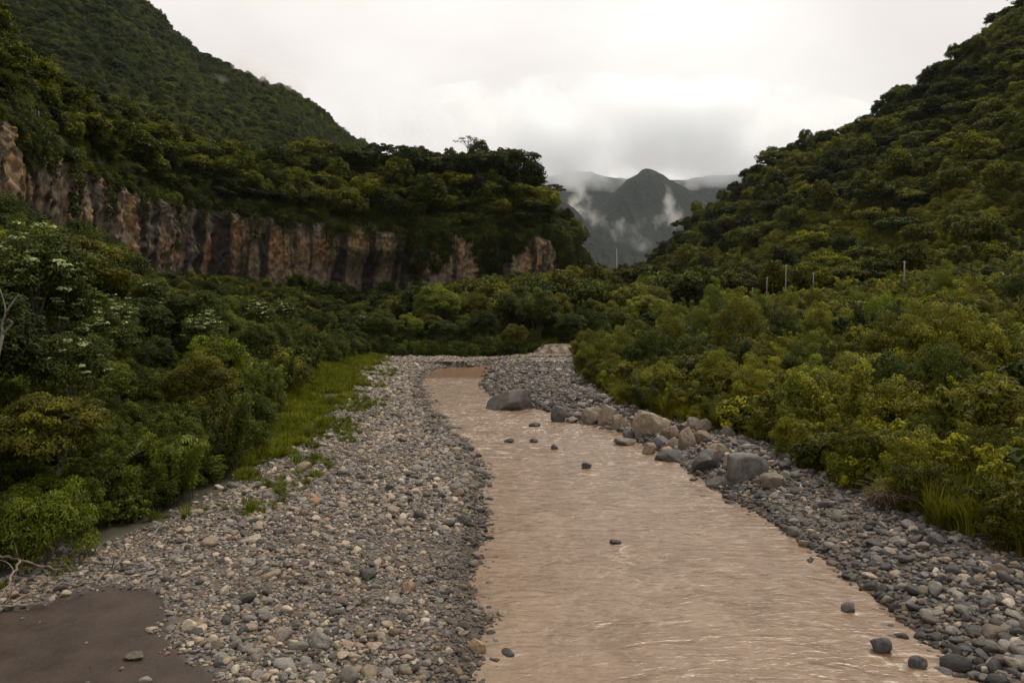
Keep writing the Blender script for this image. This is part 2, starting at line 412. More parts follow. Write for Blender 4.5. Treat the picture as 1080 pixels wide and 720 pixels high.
# right hill
foot = [(420, 0, 4), (330, 60, 5), (235, 120, 6), (128, 183, 7), (97, 213, 6), (76, 252, 5), (70, 300, 5), (75, 380, 5), (82, 470, 5)]
ridge = [P(2500, -900, 300), P(1900, -450, 340), P(1400, -195, 370), P(1080, 26, 390), P(940, 128, 430), P(830, 177, 460), P(760, 219, 490), P(690, 281, 520), P(650, 308, 560)]
foot = np.array(foot, float); ridge = np.array(ridge)
bow = [0, 0.02, 0.0, -0.02, 0.01, 0.02]
rows = [foot + (ridge - foot) * s + np.array([0, 0, 1]) * (ridge - foot)[:, 2:] * b for s, b in zip((0, 0.2, 0.4, 0.6, 0.8, 1.0), bow)]
back = ridge + np.array([50, 60, -25]); rows += [back, back + np.array([80, 120, -90])]
HR = patch(rows, 150, 190)
nn = normals(HR)
u = np.linspace(0, 1, 150)[:, None]; vv = np.linspace(0, 1, 190)[None]
env = sstep(0.0, 0.15, u)
gully = fbm(np.stack([vv * 16 + u * 3.5, u * 2.2 + vv * 0, u * 0 + 0.5 + vv * 0], -1), 3, 101)
HR[..., 2] += env * (gully * 11 * sstep(1.0, 0.5, u * 0.9) + 3 * fb2(HR[..., 0], HR[..., 1], 0.03, 4, 102))
right_hill = obj('hill', mesh_np('hill', HR.reshape(-1, 3), grid_quads(150, 190)[:, ::-1], mats=[M_HILL], smooth=True)); right_hill['kind'] = 'structure'

# left back mountain
rp = [(-500, -560, 500), (-100, -215, 550), (60, -62, 580), (150, 8, 600), (200, 50, 612), (265, 82, 632), (330, 116, 660), (380, 154, 690), (420, 186, 720), (490, 225, 780)]
rp = [(a, b, c * 1.5) for a, b, c in rp]
ridge = np.array([P(*q) for q in rp])
foot = np.array([P(q[0], HOR, 330 + i * 14) + np.array([0, 0, 20]) for i, q in enumerate(rp)])
rows = [foot + (ridge - foot) * s + np.array([0, 0, 1]) * (ridge - foot)[:, 2:] * b for s, b in zip((0, 0.25, 0.5, 0.75, 1.0), (0, 0.02, 0.03, 0.02, 0))]
back = ridge + np.array([-20, 60, -25]); rows += [back, back + np.array([-60, 160, -120])]
HB = patch(rows, 120, 170)
u = np.linspace(0, 1, 120)[:, None]; vv = np.linspace(0, 1, 170)[None]
gully = fbm(np.stack([vv * 12 - u * 3, u * 2.0 + vv * 0, u * 0 + 2.5 + vv * 0], -1), 3, 111)
HB[..., 2] += sstep(0, 0.15, u) * (gully * 26 * sstep(1.0, 0.55, u * 0.95) + 4 * fb2(HB[..., 0], HB[..., 1], 0.02, 4, 112))
left_hill = obj('hill', mesh_np('hill', HB.reshape(-1, 3), grid_quads(120, 170)[:, ::-1], mats=[M_HILL], smooth=True)); left_hill['kind'] = 'structure'

# the cliff and the plateau above it
cc = [(-330, 52, 36, 10, 30), (-160, 72, 36, 10, 30), (0, 115, 36.5, 10, 32), (70, 150, 37, 11, 31), (150, 188, 36, 12, 27), (220, 214, 35.2, 12, 23), (300, 228, 34, 12.5, 17),
      (400, 244, 32, 11.5, 23.5), (490, 254, 32.5, 11, 23), (575, 264, 31, 11, 29), (611, 285, 29, 11, 25), (612, 330, 22, 11, 4), (600, 400, 20, 10, 2)]
rim = np.array([((a - 540) / FOC * b, b, z) for a, b, z, zb, g in cc])
basez = np.array([c[3] for c in cc], float); gain = np.array([c[4] for c in cc], float)
tan = unit(np.gradient(rim[:, :2], axis=0)); outw = np.stack([tan[:, 1], -tan[:, 0], np.zeros(len(cc))], -1)
up = np.array([0, 0, 1.0])
def cl(off, z): return np.column_stack([rim[:, :2] + outw[:, :2] * np.asarray(off).reshape(-1, 1) * np.ones((len(cc), 1)), z])
crow = [cl(5.0, basez - 8), cl(2.2, basez - 1), cl(0.2, basez + 2), cl(1.2, basez + (rim[:, 2] - basez) * 0.5), cl(1.6, rim[:, 2] - 3), cl(0.6, rim[:, 2]), cl(-5, rim[:, 2] + 3)]
NU, NV = 150, 900
CL = patch(crow, NU, NV)
seg = np.linalg.norm(np.diff(CL[NU // 2, :, :2], axis=0), axis=1); S = np.concatenate([[0], np.cumsum(seg)])[None, :] * np.ones((NU, 1))
outv = catmull(np.asarray([outw]).transpose(1, 0, 2), NV)[:, 0][None] * np.ones((NU, 1, 1))
col = fbm(np.stack([S * 0.16, CL[..., 2] * 0.035, S * 0], -1), 3, 121)
blk = fbm(np.stack([S * 0.55, CL[..., 2] * 0.30, S * 0 + 3], -1), 4, 122, 0.6)
fine = fbm(np.stack([S * 1.5, CL[..., 2] * 1.1, S * 0 + 5], -1), 3, 123, 0.6)
disp = 1.3 * col + 1.9 * (np.round(blk * 5) / 5 * 0.75 + blk * 0.25) + 0.55 * fine
u = np.linspace(0, 1, NU)[:, None]
pxs, _ = proj(CL)
disp = disp - 8.0 * np.exp(-((pxs - 395) / 48) ** 2) * sstep(0.62, 0.42, u) * sstep(0.12, 0.28, u)      # the shallow cave
CL = CL + outv * (disp * sstep(0.0, 0.15, u) * sstep(1.0, 0.86, u))[..., None]
m, nt, bs, out = new_mat('cliff_rock')
S_at = attr(nt, 'along').outputs['Vector']
st = mapping(nt, S_at, (0.22, 0.012, 1)); st2 = mapping(nt, S_at, (0.9, 0.05, 1), (7, 3, 0))
n1 = noise(nt, st, 1.0, 4, 0.55, 0.3); n2 = noise(nt, st2, 1.0, 5, 0.6, 0.4)
pos = geo_pos(nt)
n3 = noise(nt, mapping(nt, pos, (1, 1, 0.55)), 1.1, 6, 0.68); n4 = noise(nt, pos, 0.09, 3, 0.5); n5 = noise(nt, mapping(nt, pos, (1, 1, 0.6)), 0.16, 5, 0.6)
c = ramp(nt, n3, 0.34, 0.66, (0.055, 0.042, 0.027), (0.33, 0.235, 0.125))
c = mixc(nt, c, mixc(nt, c, (1.5, 0.95, 0.48), 1.0, 'MULTIPLY'), mth(nt, 'MULTIPLY', ramp(nt, n5, 0.5, 0.66), 0.65))
c = mixc(nt, c, (0.16, 0.145, 0.125), mth(nt, 'MULTIPLY', ramp(nt, n4, 0.45, 0.6), 0.6))
c = mixc(nt, c, (0.020, 0.018, 0.016), mth(nt, 'MULTIPLY', ramp(nt, n1, 0.48, 0.57), 0.92))
c = mixc(nt, c, (0.028, 0.024, 0.018), mth(nt, 'MULTIPLY', ramp(nt, n2, 0.54, 0.66), 0.75))
hz = attr(nt, 'height').outputs['Fac']
topm = mth(nt, 'ADD', hz, mth(nt, 'MULTIPLY', mth(nt, 'SUBTRACT', n2, 0.5), 0.9))
c = mixc(nt, c, (0.030, 0.034, 0.012), mth(nt, 'MULTIPLY', ramp(nt, topm, 0.74, 0.98), 0.85))
L(nt, c, bs.inputs['Base Color']); bs.inputs['Roughness'].default_value = 0.88; bs.inputs['Specular IOR Level'].default_value = 0.2
bump(nt, mth(nt, 'ADD', n3, mth(nt, 'MULTIPLY', n2, 0.4)), 0.9, 0.5, bs)
al = np.stack([S, CL[..., 2], S * 0], -1)
cliff = obj('cliff', mesh_np('cliff', CL.reshape(-1, 3), grid_quads(NU, NV)[:, ::-1], mats=[m], smooth=True,
            vert_attr={'along': al.reshape(-1, 3), 'height': (u * np.ones((1, NV))).ravel()}))
cliff['kind'] = 'structure'
prow = [cl(0.9, rim[:, 2] - 1.5), cl(-6, rim[:, 2] + gain * 0.30), cl(-17, rim[:, 2] + gain * 0.68), cl(-32, rim[:, 2] + gain), cl(-60, rim[:, 2] + gain + 1), cl(-110, rim[:, 2] + gain - 14), cl(-150, rim[:, 2] - 10)]
HP = patch(prow, 90, 260)
HP[..., 2] += 2.0 * fb2(HP[..., 0], HP[..., 1], 0.06, 4, 131) * sstep(0, 0.15, np.linspace(0, 1, 90))[:, None]
plateau = obj('plateau', mesh_np('plateau', HP.reshape(-1, 3), grid_quads(90, 260)[:, ::-1], mats=[M_HILL], smooth=True)); plateau['kind'] = 'structure'

# far mountains
def far_hill(pts, Yf, zf, depth, rough, seed, nu=130, nv=170, mat=M_FAR):
    ridge = np.array([P(*q) for q in pts])
    foot = ridge.copy(); foot[:, 0] *= Yf / ridge[:, 1]; foot[:, 1] = Yf; foot[:, 2] = zf
    rows = [foot + (ridge - foot) * s for s in (0, 0.33, 0.66, 1.0)] + [ridge + np.array([0, depth * 0.3, -depth * 0.12]), ridge + np.array([0, depth, -depth * 0.7])]
    H = patch(rows, nu, nv)
    u = np.linspace(0, 1, nu)[:, None]; v = np.linspace(0, 1, nv)[None]
    sp = np.abs(fbm(np.stack([v * 9 + u * 1.5, u * 3.0 + v * 0, u * 0 + v * 0 + seed], -1), 4, seed))
    H[..., 2] += sstep(0, 0.2, u) * (-sp * rough * sstep(1.0, 0.5, u * 0.95) + rough * 0.16 * fb2(H[..., 0], H[..., 1], 8 / depth, 5, seed + 3))
    o = obj('mountain', mesh_np('mountain', H.reshape(-1, 3), grid_quads(nu, nv)[:, ::-1], mats=[mat], smooth=True)); o['kind'] = 'structure'
    return o
far_hill([(400, 330, 3700), (540, 290, 3650), (600, 242, 3620), (632, 215, 3600), (646, 204, 3600), (663, 188, 3600), (680, 178, 3600), (698, 184, 3600), (713, 193, 3610), (736, 206, 3620), (760, 222, 3650), (820, 270, 3700), (900, 320, 3750)], 2500, -40, 1500, 45, 201)
far_hill([(420, 280, 5200), (500, 225, 5200), (560, 188, 5200), (600, 180, 5200), (650, 184, 5200), (720, 184, 5200), (790, 180, 5200), (950, 190, 5200)], 3900, 0, 2000, 70, 211)
far_hill([(480, 160, 2250), (560, 190, 2200), (600, 216, 2200), (622, 236, 2150), (645, 254, 2100), (668, 268, 2050), (690, 279, 2000), (730, 300, 1950), (800, 312, 1900)], 1500, -20, 900, 40, 221)
#--PART2--
# ------------------------------------------------------------------ plant shapes
def leaf_quads(c, n, ln, asp, rng, droop=0.15):
    k = len(c); r = rng.normal(size=(k, 3))
    t = unit(r - (r * n).sum(1)[:, None] * n); b = np.cross(n, t)
    ln = np.broadcast_to(ln, (k,))[:, None]; wd = ln * asp
    f = n * ln * 0.10
    v = np.stack([c - t * ln * .5 - n * ln * droop, c + b * wd * .5 + f, c + t * ln * .5 - n * ln * droop, c - b * wd * .5 + f], 1)
    return v.reshape(-1, 3), np.arange(4 * k).reshape(k, 4)
def clump_centres(rng, n, rx, rz, lo=-0.35, core=0.5):
    d = unit(rng.normal(size=(n * 3, 3))); d = d[d[:, 2] > lo][:n]
    r = core + (1 - core) * rng.random(len(d)) ** 0.6
    lob = 1 + 0.28 * vnoise(d * 1.7, int(rng.integers(1e6)))
    return d * r[:, None] * lob[:, None] * np.array([rx, rx, rz])
def clump_leaves(rng, cc, cr, per, leaf, asp, flat=0.6, upb=0.5):
    n = len(cc); cid = np.repeat(np.arange(n), per)
    d = unit(rng.normal(size=(n * per, 3))); d[:, 2] = np.where(rng.random(len(d)) < 0.75, np.abs(d[:, 2]), d[:, 2])
    cr = np.broadcast_to(cr, (n,))[cid][:, None]
    p = cc[cid] + d * cr * (0.45 + 0.55 * rng.random(len(d)) ** 0.5)[:, None] * np.array([1, 1, flat])
    nn = unit(d * 0.7 + np.array([0, 0, upb]) + rng.normal(size=d.shape) * 0.35)
    v, q = leaf_quads(p, nn, leaf * (0.7 + 0.6 * rng.random(len(d))), asp, rng)
    fv = np.clip(0.55 * rng.random(n)[cid] + 0.45 * rng.random(len(d)), 0, 1)
    return v, q, fv
def crown_mesh(name, seed, n, rx, rz, cz, cr, per, leaf, asp=0.5, flat=0.6, lo=-0.35, core=0.5, mat=None, upb=0.5):
    rng = np.random.default_rng(seed)
    cc = clump_centres(rng, n, rx, rz, lo, core) + np.array([0, 0, cz])
    v, q, fv = clump_leaves(rng, cc, cr * (0.7 + 0.6 * rng.random(len(cc))), per, leaf, asp, flat, upb)
    return mesh_np(name, v, q, mats=[mat or M_LEAF], face_attr={'v': fv}), cc
def trunk_mesh(name, seed, cc, h, r, nlimb=6, mat=None, lean=0.4):
    rng = np.random.default_rng(seed); b = MB()
    top = np.array([rng.normal() * lean, rng.normal() * lean, h])
    ax = bez((0, 0, -0.6), (rng.normal() * lean, rng.normal() * lean, h * .5), top, 9)
    b.tube(ax, np.linspace(r, r * .55, 9), 8)
    for i in rng.choice(len(cc), min(nlimb, len(cc)), replace=False):
        s = ax[int(rng.integers(5, 9))]
        b.tube(bez(s, (s + cc[i]) / 2 + np.array([0, 0, rng.normal() * .3]), cc[i], 6), np.linspace(r * .42, r * .1, 6), 5)
    return b.mesh(name, [mat or M_BARK])

def two(a, b): return a, b
KIT = {}
def kit_tree(key, seed, n, rx, rz, h, cr, per, leaf, r=0.16, nl=7, tm=None, **kw):
    cm, cc = crown_mesh('crown', seed, n, rx, rz, h, cr, per, leaf, **kw)
    KIT[key] = (('trunk', trunk_mesh('trunk', seed + 1, cc, h - rz * .2, r, nl, tm)), ('crown', cm))
# near broadleaf trees, about 7 m tall
kit_tree('near_a', 11, 95, 2.7, 2.5, 4.4, 0.72, 170, 0.23, asp=0.46, flat=.85)
kit_tree('near_b', 12, 80, 3.1, 1.9, 4.8, 0.8, 180, 0.25, asp=0.42, flat=0.65)
kit_tree('near_c', 13, 100, 2.4, 2.9, 4.4, 0.68, 160, 0.20, asp=0.5, flat=.9)
# forest trees seen at 120-700 m
kit_tree('far_a', 21, 46, 3.6, 2.7, 4.6, 1.15, 60, 0.52, asp=0.55, flat=0.85)
kit_tree('far_b', 22, 38, 4.2, 1.8, 5.2, 1.2, 64, 0.55, asp=0.55, flat=0.62)
kit_tree('far_c', 23, 52, 3.0, 3.5, 4.8, 1.05, 56, 0.50, asp=0.55, flat=0.9)
# shrubs
def kit_shrub(key, seed, n, rx, rz, cr, per, leaf, **kw):
    cm, cc = crown_mesh('foliage', seed, n, rx, rz, rz * .62, cr, per, leaf, lo=-0.6, **kw)
    KIT[key] = (('stem', trunk_mesh('stem', seed + 1, cc, rz * .55, 0.06, 6, None, 0.15)), ('foliage', cm))
kit_shrub('shrub_a', 31, 66, 1.5, 1.35, 0.40, 120, 0.14, asp=0.36, flat=.95, upb=.3)
kit_shrub('shrub_b', 32, 60, 1.6, 1.2, 0.44, 120, 0.17, asp=0.28, flat=.9, upb=0.4)
kit_shrub('shrub_c', 33, 74, 1.35, 1.7, 0.38, 115, 0.13, asp=0.42, flat=1.0, upb=.25)
kit_shrub('bush_a', 34, 130, 2.3, 2.7, 0.56, 120, 0.19, asp=0.34, flat=1.0, upb=.25, core=.6)
kit_shrub('bush_b', 35, 120, 2.0, 3.2, 0.52, 120, 0.20, asp=0.26, flat=1.15, upb=.15, core=.6)
def shoots(key, seed, n, h, spread, leaf, asp):
    rng = np.random.default_rng(seed); b = MB(); cs = []
    for i in range(n):
        a = rng.random() * 6.28; r_ = spread * math.sqrt(rng.random()); hh = h * (.5 + .5 * rng.random()); l = hh * (.12 + .35 * rng.random())
        p0 = np.array([r_ * cos(a), r_ * sin(a), -.1]); pts = bez(p0, p0 + np.array([cos(a) * l * .2, sin(a) * l * .2, hh * .7]), p0 + np.array([cos(a) * l, sin(a) * l, hh]), 12)
        b.tube(pts, np.linspace(.028, .008, 12), 5); cs.append(pts[3:])
    cc = np.concatenate(cs)
    v, q, fv = clump_leaves(rng, cc, .26, 30, leaf, asp, .8, .5)
    KIT[key] = (('stem', b.mesh('stem', [M_BARK])), ('foliage', mesh_np('foliage', v, q, mats=[M_LEAF], face_attr={'v': fv})))
shoots('shoot_a', 36, 26, 3.1, 1.1, .20, .26); shoots('shoot_b', 37, 20, 2.6, 1.3, .30, .42)
kit_shrub('shrub_e', 38, 30, 1.5, 1.3, 0.5, 46, 0.36, asp=0.5, flat=.8, upb=.6)
# pale big-leaved tree: rosettes of palmate leaves at the branch tips
def pale_tree(seed):
    rng = np.random.default_rng(seed)
    cc = clump_centres(rng, 58, 2.5, 2.3, -0.55, 0.7) + np.array([0, 0, 6.6])
    vs, qs, fs = [], [], []; k = 0
    for p in cc:
        m = 11
        a = rng.random() * 6.28 + np.arange(m) * 2.4
        d = np.stack([np.cos(a), np.sin(a), 0.15 + 0.5 * rng.random(m)], -1); d = unit(d)
        c = p + d * (0.16 + 0.18 * rng.random(m))[:, None]
        nn = unit(np.array([0, 0, .8]) + d * 0.35 + unit(p - np.array([0, 0, 6.0])) * .6 + rng.normal(size=d.shape) * .3)
        v, q = leaf_quads(c, nn, 0.24 + .13 * rng.random(m), 0.62, rng, 0.12)
        vs.append(v); qs.append(q + k); k += len(v); fs.append(0.3 + 0.7 * rng.random(m))
    cm = mesh_np('crown', np.concatenate(vs), np.concatenate(qs), mats=[M_PALE], face_attr={'v': np.concatenate(fs)})
    dm, _ = crown_mesh('underleaf', seed + 5, 80, 2.5, 2.4, 6.2, 0.7, 120, 0.22, flat=.9)
    return (('trunk', trunk_mesh('trunk', seed + 2, cc, 6.0, 0.13, 9, M_BARK)), ('crown', dm), ('leaves', cm))
KIT['pale_a'] = pale_tree(41); KIT['pale_b'] = pale_tree(47)
# blades: grass tufts and reed clumps
def blades(name, seed, n, h, spread, wd, bend, mat=None, seg=4):
    rng = np.random.default_rng(seed)
    a = rng.random(n) * 6.28; r = spread * np.sqrt(rng.random(n)); base = np.stack([r * np.cos(a), r * np.sin(a), np.zeros(n) - .05], -1)
    a2 = a + rng.normal(size=n) * .8; dirn = np.stack([np.cos(a2), np.sin(a2), np.zeros(n)], -1)
    hh = h * (.55 + .6 * rng.random(n)); bd = bend * hh * (.3 + rng.random(n))
    side = np.stack([-np.sin(a2), np.cos(a2), np.zeros(n)], -1)
    t = np.linspace(0, 1, seg + 1)
    cen = base[:, None] + dirn[:, None] * (bd[:, None] * t ** 2)[..., None] + np.array([0, 0, 1.0]) * (hh[:, None] * (t - .32 * (bd / hh)[:, None] * t ** 2.5))[..., None]
    ww = wd * (1 - t ** 1.6 * .92)
    v = np.stack([cen - side[:, None] * ww[None, :, None], cen + side[:, None] * ww[None, :, None]], 2).reshape(-1, 3)
    s = seg + 1; idx = np.arange(n * s * 2).reshape(n, s, 2)
    q = np.stack([idx[:, :-1, 0], idx[:, :-1, 1], idx[:, 1:, 1], idx[:, 1:, 0]], -1).reshape(-1, 4)
    return mesh_np(name, v, q, mats=[mat or M_LEAF], face_attr={'v': np.repeat(rng.random(n), seg)})
KIT['reed_a'] = (('leaf_blades', blades('leaf_blades', 51, 150, 2.1, 0.65, 0.035, 0.6)),)
KIT['reed_b'] = (('leaf_blades', blades('leaf_blades', 52, 130, 2.6, 0.55, 0.04, 0.45)),)
KIT['tuft_a'] = (('leaf_blades', blades('leaf_blades', 53, 70, 0.5, 0.35, 0.018, 0.7, seg=3)),)
KIT['tuft_b'] = (('leaf_blades', blades('leaf_blades', 54, 60, 0.75, 0.3, 0.02, 0.6, seg=3)),)
# fern / plume: arching fronds set with leaflets
def fronds(name, seed, n, ln, rise, wd, z0=0.0, nl=16, a0=0.0, arc=6.28):
    rng = np.random.default_rng(seed); vs, qs, fs = [], [], []; k = 0
    for i in range(n):
        a = a0 + arc * i / n + rng.normal() * .2; d = np.array([cos(a), sin(a), 0]); l = ln * (.8 + .4 * rng.random())
        pts = bez((0, 0, z0), d * l * .45 + np.array([0, 0, z0 + rise * (1.2 + .4 * rng.random())]), d * l + np.array([0, 0, z0 + rise * (.1 + .5 * rng.random())]), nl + 2)
        tn = unit(np.gradient(pts, axis=0)); sd = unit(np.cross(tn, [0, 0, 1.0]))
        for j in range(1, nl + 1):
            w_ = wd * np.sin(pi * (j / (nl + 1)) ** .7) + .05
            for s in (-1, 1):
                p = pts[j]; e = p + sd[j] * s * w_ + tn[j] * w_ * .35 - np.array([0, 0, w_ * .35]); hw = tn[j] * l / nl * .42
                vs.append(np.array([p - hw, p + hw, e + hw * .4, e - hw * .4])); qs.append(np.arange(4) + k); k += 4; fs.append(rng.random())
    return mesh_np(name, np.concatenate(vs), np.array(qs), mats=[M_LEAF], face_attr={'v': np.array(fs)})
def stick(name, pts, r0, r1, mat, n=7):
    b = MB(); b.tube(pts, np.linspace(r0, r1, len(pts)), n); return b.mesh(name, [mat])
KIT['fern'] = (('trunk', stick('trunk', bez((0, 0, -.5), (.1, 0, .6), (0, .1, 1.4), 6), .09, .06, M_BARK)), ('fronds', fronds('fronds', 61, 11, 1.9, .7, .38, 1.35)))
KIT['plume'] = (('trunk', stick('trunk', bez((0, 0, -.5), (.1, 0, 1), (0, .1, 1.8), 6), .1, .07, M_BARK)), ('fronds', fronds('fronds', 62, 10, 3.6, 1.2, .42, 1.7, 22)))
# lone skyline tree: thin bare trunk under a flat thin umbrella of leaves
def umbrella(seed, h, rr, n=13, per=38, leaf=0.42, r=0.13):
    rng = np.random.default_rng(seed); cc = []
    for i in range(n):
        a = i * 2.4 + rng.random(); q = rr * math.sqrt((i + .5) / n)
        cc.append((q * cos(a), q * sin(a), h - .9 * (q / rr) ** 2 * (rr * .35) + rng.normal() * .2))
    cc = np.array(cc)
    v, q, fv = clump_leaves(rng, cc, .62 * (.7 + .6 * rng.random(n)), per, leaf, .5, .35, .9)
    b = MB(); b.tube(bez((0, 0, -1), (.2, .1, h * .5), (0, 0, h * .8), 8), np.linspace(r, r * .6, 8), 6)
    for p in cc: b.tube(bez((0, 0, h * .78), (p[0] * .4, p[1] * .4, h * .92), p, 5), np.linspace(r * .5, r * .15, 5), 4)
    return (('trunk', b.mesh('trunk', [M_BARK])), ('crown', mesh_np('crown', v, q, mats=[M_LEAF], face_attr={'v': fv})))
KIT['umbrella_a'] = umbrella(71, 9.5, 2.5, 11, 22, .36, .10)
KIT['umbrella_b'] = umbrella(72, 7.0, 3.2, 20, 44, .5)
# hanging curtain of creepers
def vine(seed, h, wdt):
    rng = np.random.default_rng(seed); n = int(h * 4.5)
    t = rng.random(n); cc = np.stack([rng.normal(size=n) * wdt * (.55 - .3 * t), rng.normal(size=n) * .45 - .3, -h * t], -1)
    v, q, fv = clump_leaves(rng, cc, .75 - .3 * t, 26, .42, .5, 1.2, .3)
    b = MB()
    for i in range(5):
        x = rng.normal() * wdt * .4
        b.tube(bez((x, 0, .5), (x + rng.normal() * .3, -.3, -h * .5), (x * .6, 0, -h * .95), 7), .04, 4)
    return (('stem', b.mesh('stem', [M_BARK])), ('foliage', mesh_np('foliage', v, q, mats=[M_LEAF], face_attr={'v': fv})))
KIT['vine_a'] = vine(81, 15, 1.3); KIT['vine_b'] = vine(82, 9, 1.8); KIT['vine_c'] = vine(83, 6, 2.4)

FIRST = {}           # kit key -> leaf part of the first thing built with it (the stuff copies its mesh)
ENTRIES = []
def place(key, name, loc, s=1.0, rz=0.0, tint=(.05, .06, .015), base=None, cat=None, group=None, label=None, sz=1.0, tilt=(0, 0)):
    root = D.objects.new(name, None); COL.objects.link(root)
    root.empty_display_size = 0.3
    root.location = loc; root.rotation_euler = (tilt[0], tilt[1], rz); sz = sz * (1 + .22 * math.sin(loc[0] * 3.7 + loc[1] * 1.3)) if name in ('shrub', 'tall_bush') else sz; root.scale = (s * (1 + .15 * math.sin(loc[1] * 5.1)), s, s * sz)
    root['category'] = cat
    bst = (1.0, 1.0) if isinstance(tint, np.ndarray) else (1.3, 1.36)
    if group: root['group'] = group
    for pn, me in KIT[key]:
        o = D.objects.new(pn, me); COL.objects.link(o); o.parent = root
        o['tint'] = [float(tint[0]) * bst[0], float(tint[1]) * bst[1], float(tint[2]), 1.0]
        if pn in ('crown', 'foliage', 'leaf_blades', 'fronds'): FIRST.setdefault(key, o)
    if pn == 'leaves': o['tint'] = [.165, .190, .120, 1.0]
    ctr = np.array(loc, float) + np.array([0, 0, 4.5 * s if 'tree' in name else s])
    ENTRIES.append((root, label, base or cat, ctr))
    return root

GREENS = [('dark', (.030, .039, .007)), ('mid', (.055, .065, .010)), ('olive', (.084, .079, .011)), ('bright', (.098, .113, .013)), ('yellow', (.132, .124, .016))]
def pick(rng, p): 
    i = rng.choice(5, p=p); n, t = GREENS[i]; return n, np.array(t) * (0.85 + .3 * rng.random())

def scatter_min(rng, cand, dmin):
    """keep candidates (N,2) so that none lie closer than dmin (per point)"""
    cell = float(np.min(dmin)) / 1.42; kept = {}; out = []
    for i, (p, d) in enumerate(zip(cand, dmin)):
        gx_, gy_ = int(p[0] // cell), int(p[1] // cell); k = int(d // cell) + 1; ok = True
        for a in range(gx_ - k, gx_ + k + 1):
            for b_ in range(gy_ - k, gy_ + k + 1):
                j = kept.get((a, b_))
                if j is not None and (cand[j][0] - p[0]) ** 2 + (cand[j][1] - p[1]) ** 2 < d * d: ok = False; break
            if not ok: break
        if ok: kept[(gx_, gy_)] = i; out.append(i)
    return np.array(out, int)
def on_ground(x, y): return float(ground_z(np.array([x]), np.array([y]))[0])

# ------------------------------------------------------------------ left bank wood
rng = np.random.default_rng(5)
def bank_points(n, y0, y1, xf, pad, seed):
    r = np.random.default_rng(seed); Y = y0 + (y1 - y0) * r.random(n) ** 0.75
    x = xf(Y, r)
    px, _ = proj(np.stack([x, Y, Y * 0], -1)); k = (px > -pad) & (px < 1080 + pad)
    return np.stack([x[k], Y[k]], -1)
grass_in = lambda Y: np.interp(Y, [0, 30, 42, 55, 85, 112, 125], [1.5, 1.5, 2.4, 4.6, 6.5, 4.0, 2])
LT = bank_points(2600, 17, 122, lambda Y, r: VL(Y) - grass_in(Y) - 2.2 - r.random(len(Y)) * (0.42 * Y + 9), 70, 301)
LT = LT[scatter_min(rng, LT, 3.4 + .016 * LT[:, 1])]
pale_spots = [(110, 372, 42), (75, 400, 33), (215, 345, 55), (160, 300, 60), (120, 330, 50), (300, 330, 110), (60, 300, 42), (270, 318, 80), (35, 255, 40), (380, 335, 130), (500, 322, 150)]
n_t = 0
def clear_view(x, Y, z, s, h=7.0):
    pxx = 540 + FOC * x / Y
    for (a_, b2, Yp) in pale_spots:
        if Y < Yp + 3 and abs(pxx - a_) < 18 + 2.4 * s / Y * FOC:
            s = min(s, max((CAM_Z + (HOR - (b2 + 13)) / FOC * Y - z) / h, .32))
    return s
for x, Y in LT:
    if n_t > 125: break
    if min(math.hypot(x - (a_ - 540) / FOC * Yp, Y - Yp) for a_, b2, Yp in pale_spots) < 2.4: continue
    s = (.75 + .5 * rng.random()) * np.interp(VL(Y) - x, [2, 12], [.72, 1.1])
    gn, t = pick(rng, [.36, .30, .16, .13, .05])
    k = ['near_a', 'near_b', 'near_c'][int(rng.integers(3))]
    d = {'dark': 'dark green', 'mid': 'mid green', 'olive': 'olive green', 'bright': 'bright green', 'yellow': 'yellow green'}[gn]
    zone = 'on the left bank near the sand' if Y < 36 else 'on the left bank beside the gravel' if Y < 70 else 'behind the left grass strip'
    s = clear_view(x, Y, on_ground(x, Y), s)
    cl_ = np.interp(540 + FOC * x / Y, [-60, 0, 50, 100, 150, 200, 250, 300, 350, 400], [190, 200, 222, 247, 293, 307, 317, 325, 331, 335]); s = min(s, max((CAM_Z + (HOR - cl_) / FOC * Y - on_ground(x, Y)) / 7.1, .35))
    place(k, 'broadleaf_tree', (x, Y, on_ground(x, Y)), s, rng.random() * 6.28, t, f'{d} leafy tree {zone}', 'tree', 'broadleaf trees of the left bank')
    n_t += 1
for i, (px, py, Y) in enumerate(pale_spots):
    q = P(px, py, Y); z = on_ground(q[0], q[1]); s = float(np.clip((q[2] - z) / 8.2, .6, 1.5))
    place('pale_a' if i % 2 else 'pale_b', 'pale_leaved_tree', (q[0], q[1], z), s, rng.random() * 6, (.045, .052, .020),
          'tree with pale silvery rosettes of big leaves on the left side', 'tree', 'pale-leaved trees')
LS = bank_points(900, 17, 118, lambda Y, r: VL(Y) - grass_in(Y) * (1 if True else 0) + .4 - r.random(len(Y)) * 2.8, 60, 302)
LS = LS[scatter_min(rng, LS, 1.7 + .014 * LS[:, 1])]
for x, Y in LS:
    gn, t = pick(rng, [.22, .28, .2, .22, .08])
    s = .55 + .5 * rng.random() + .004 * Y
    d = {'dark': 'dark green', 'mid': 'mid green', 'olive': 'olive green', 'bright': 'bright green', 'yellow': 'yellow green'}[gn]
    zone = 'by the sand and dead branches' if Y < 30 else 'on the left gravel edge' if Y < 55 else 'behind the left grass strip'
    place(['shrub_a', 'shrub_b', 'shrub_c', 'shoot_a', 'shrub_e'][int(rng.integers(5))], 'shrub', (x, Y, on_ground(x, Y)), s, rng.random() * 6, t, f'{d} shrub {zone}', 'shrub', 'shrubs of the left bank')
q = G(38, 600, 1.0)
place('shrub_b', 'shrub', (q[0] - .3, q[1] + 1.0, on_ground(q[0], q[1])), 1.0, .4, (.060, .070, .012), None, 'shrub', None, 'bright green low shrub right behind the dead branches')
q = P(170, 452, 33)
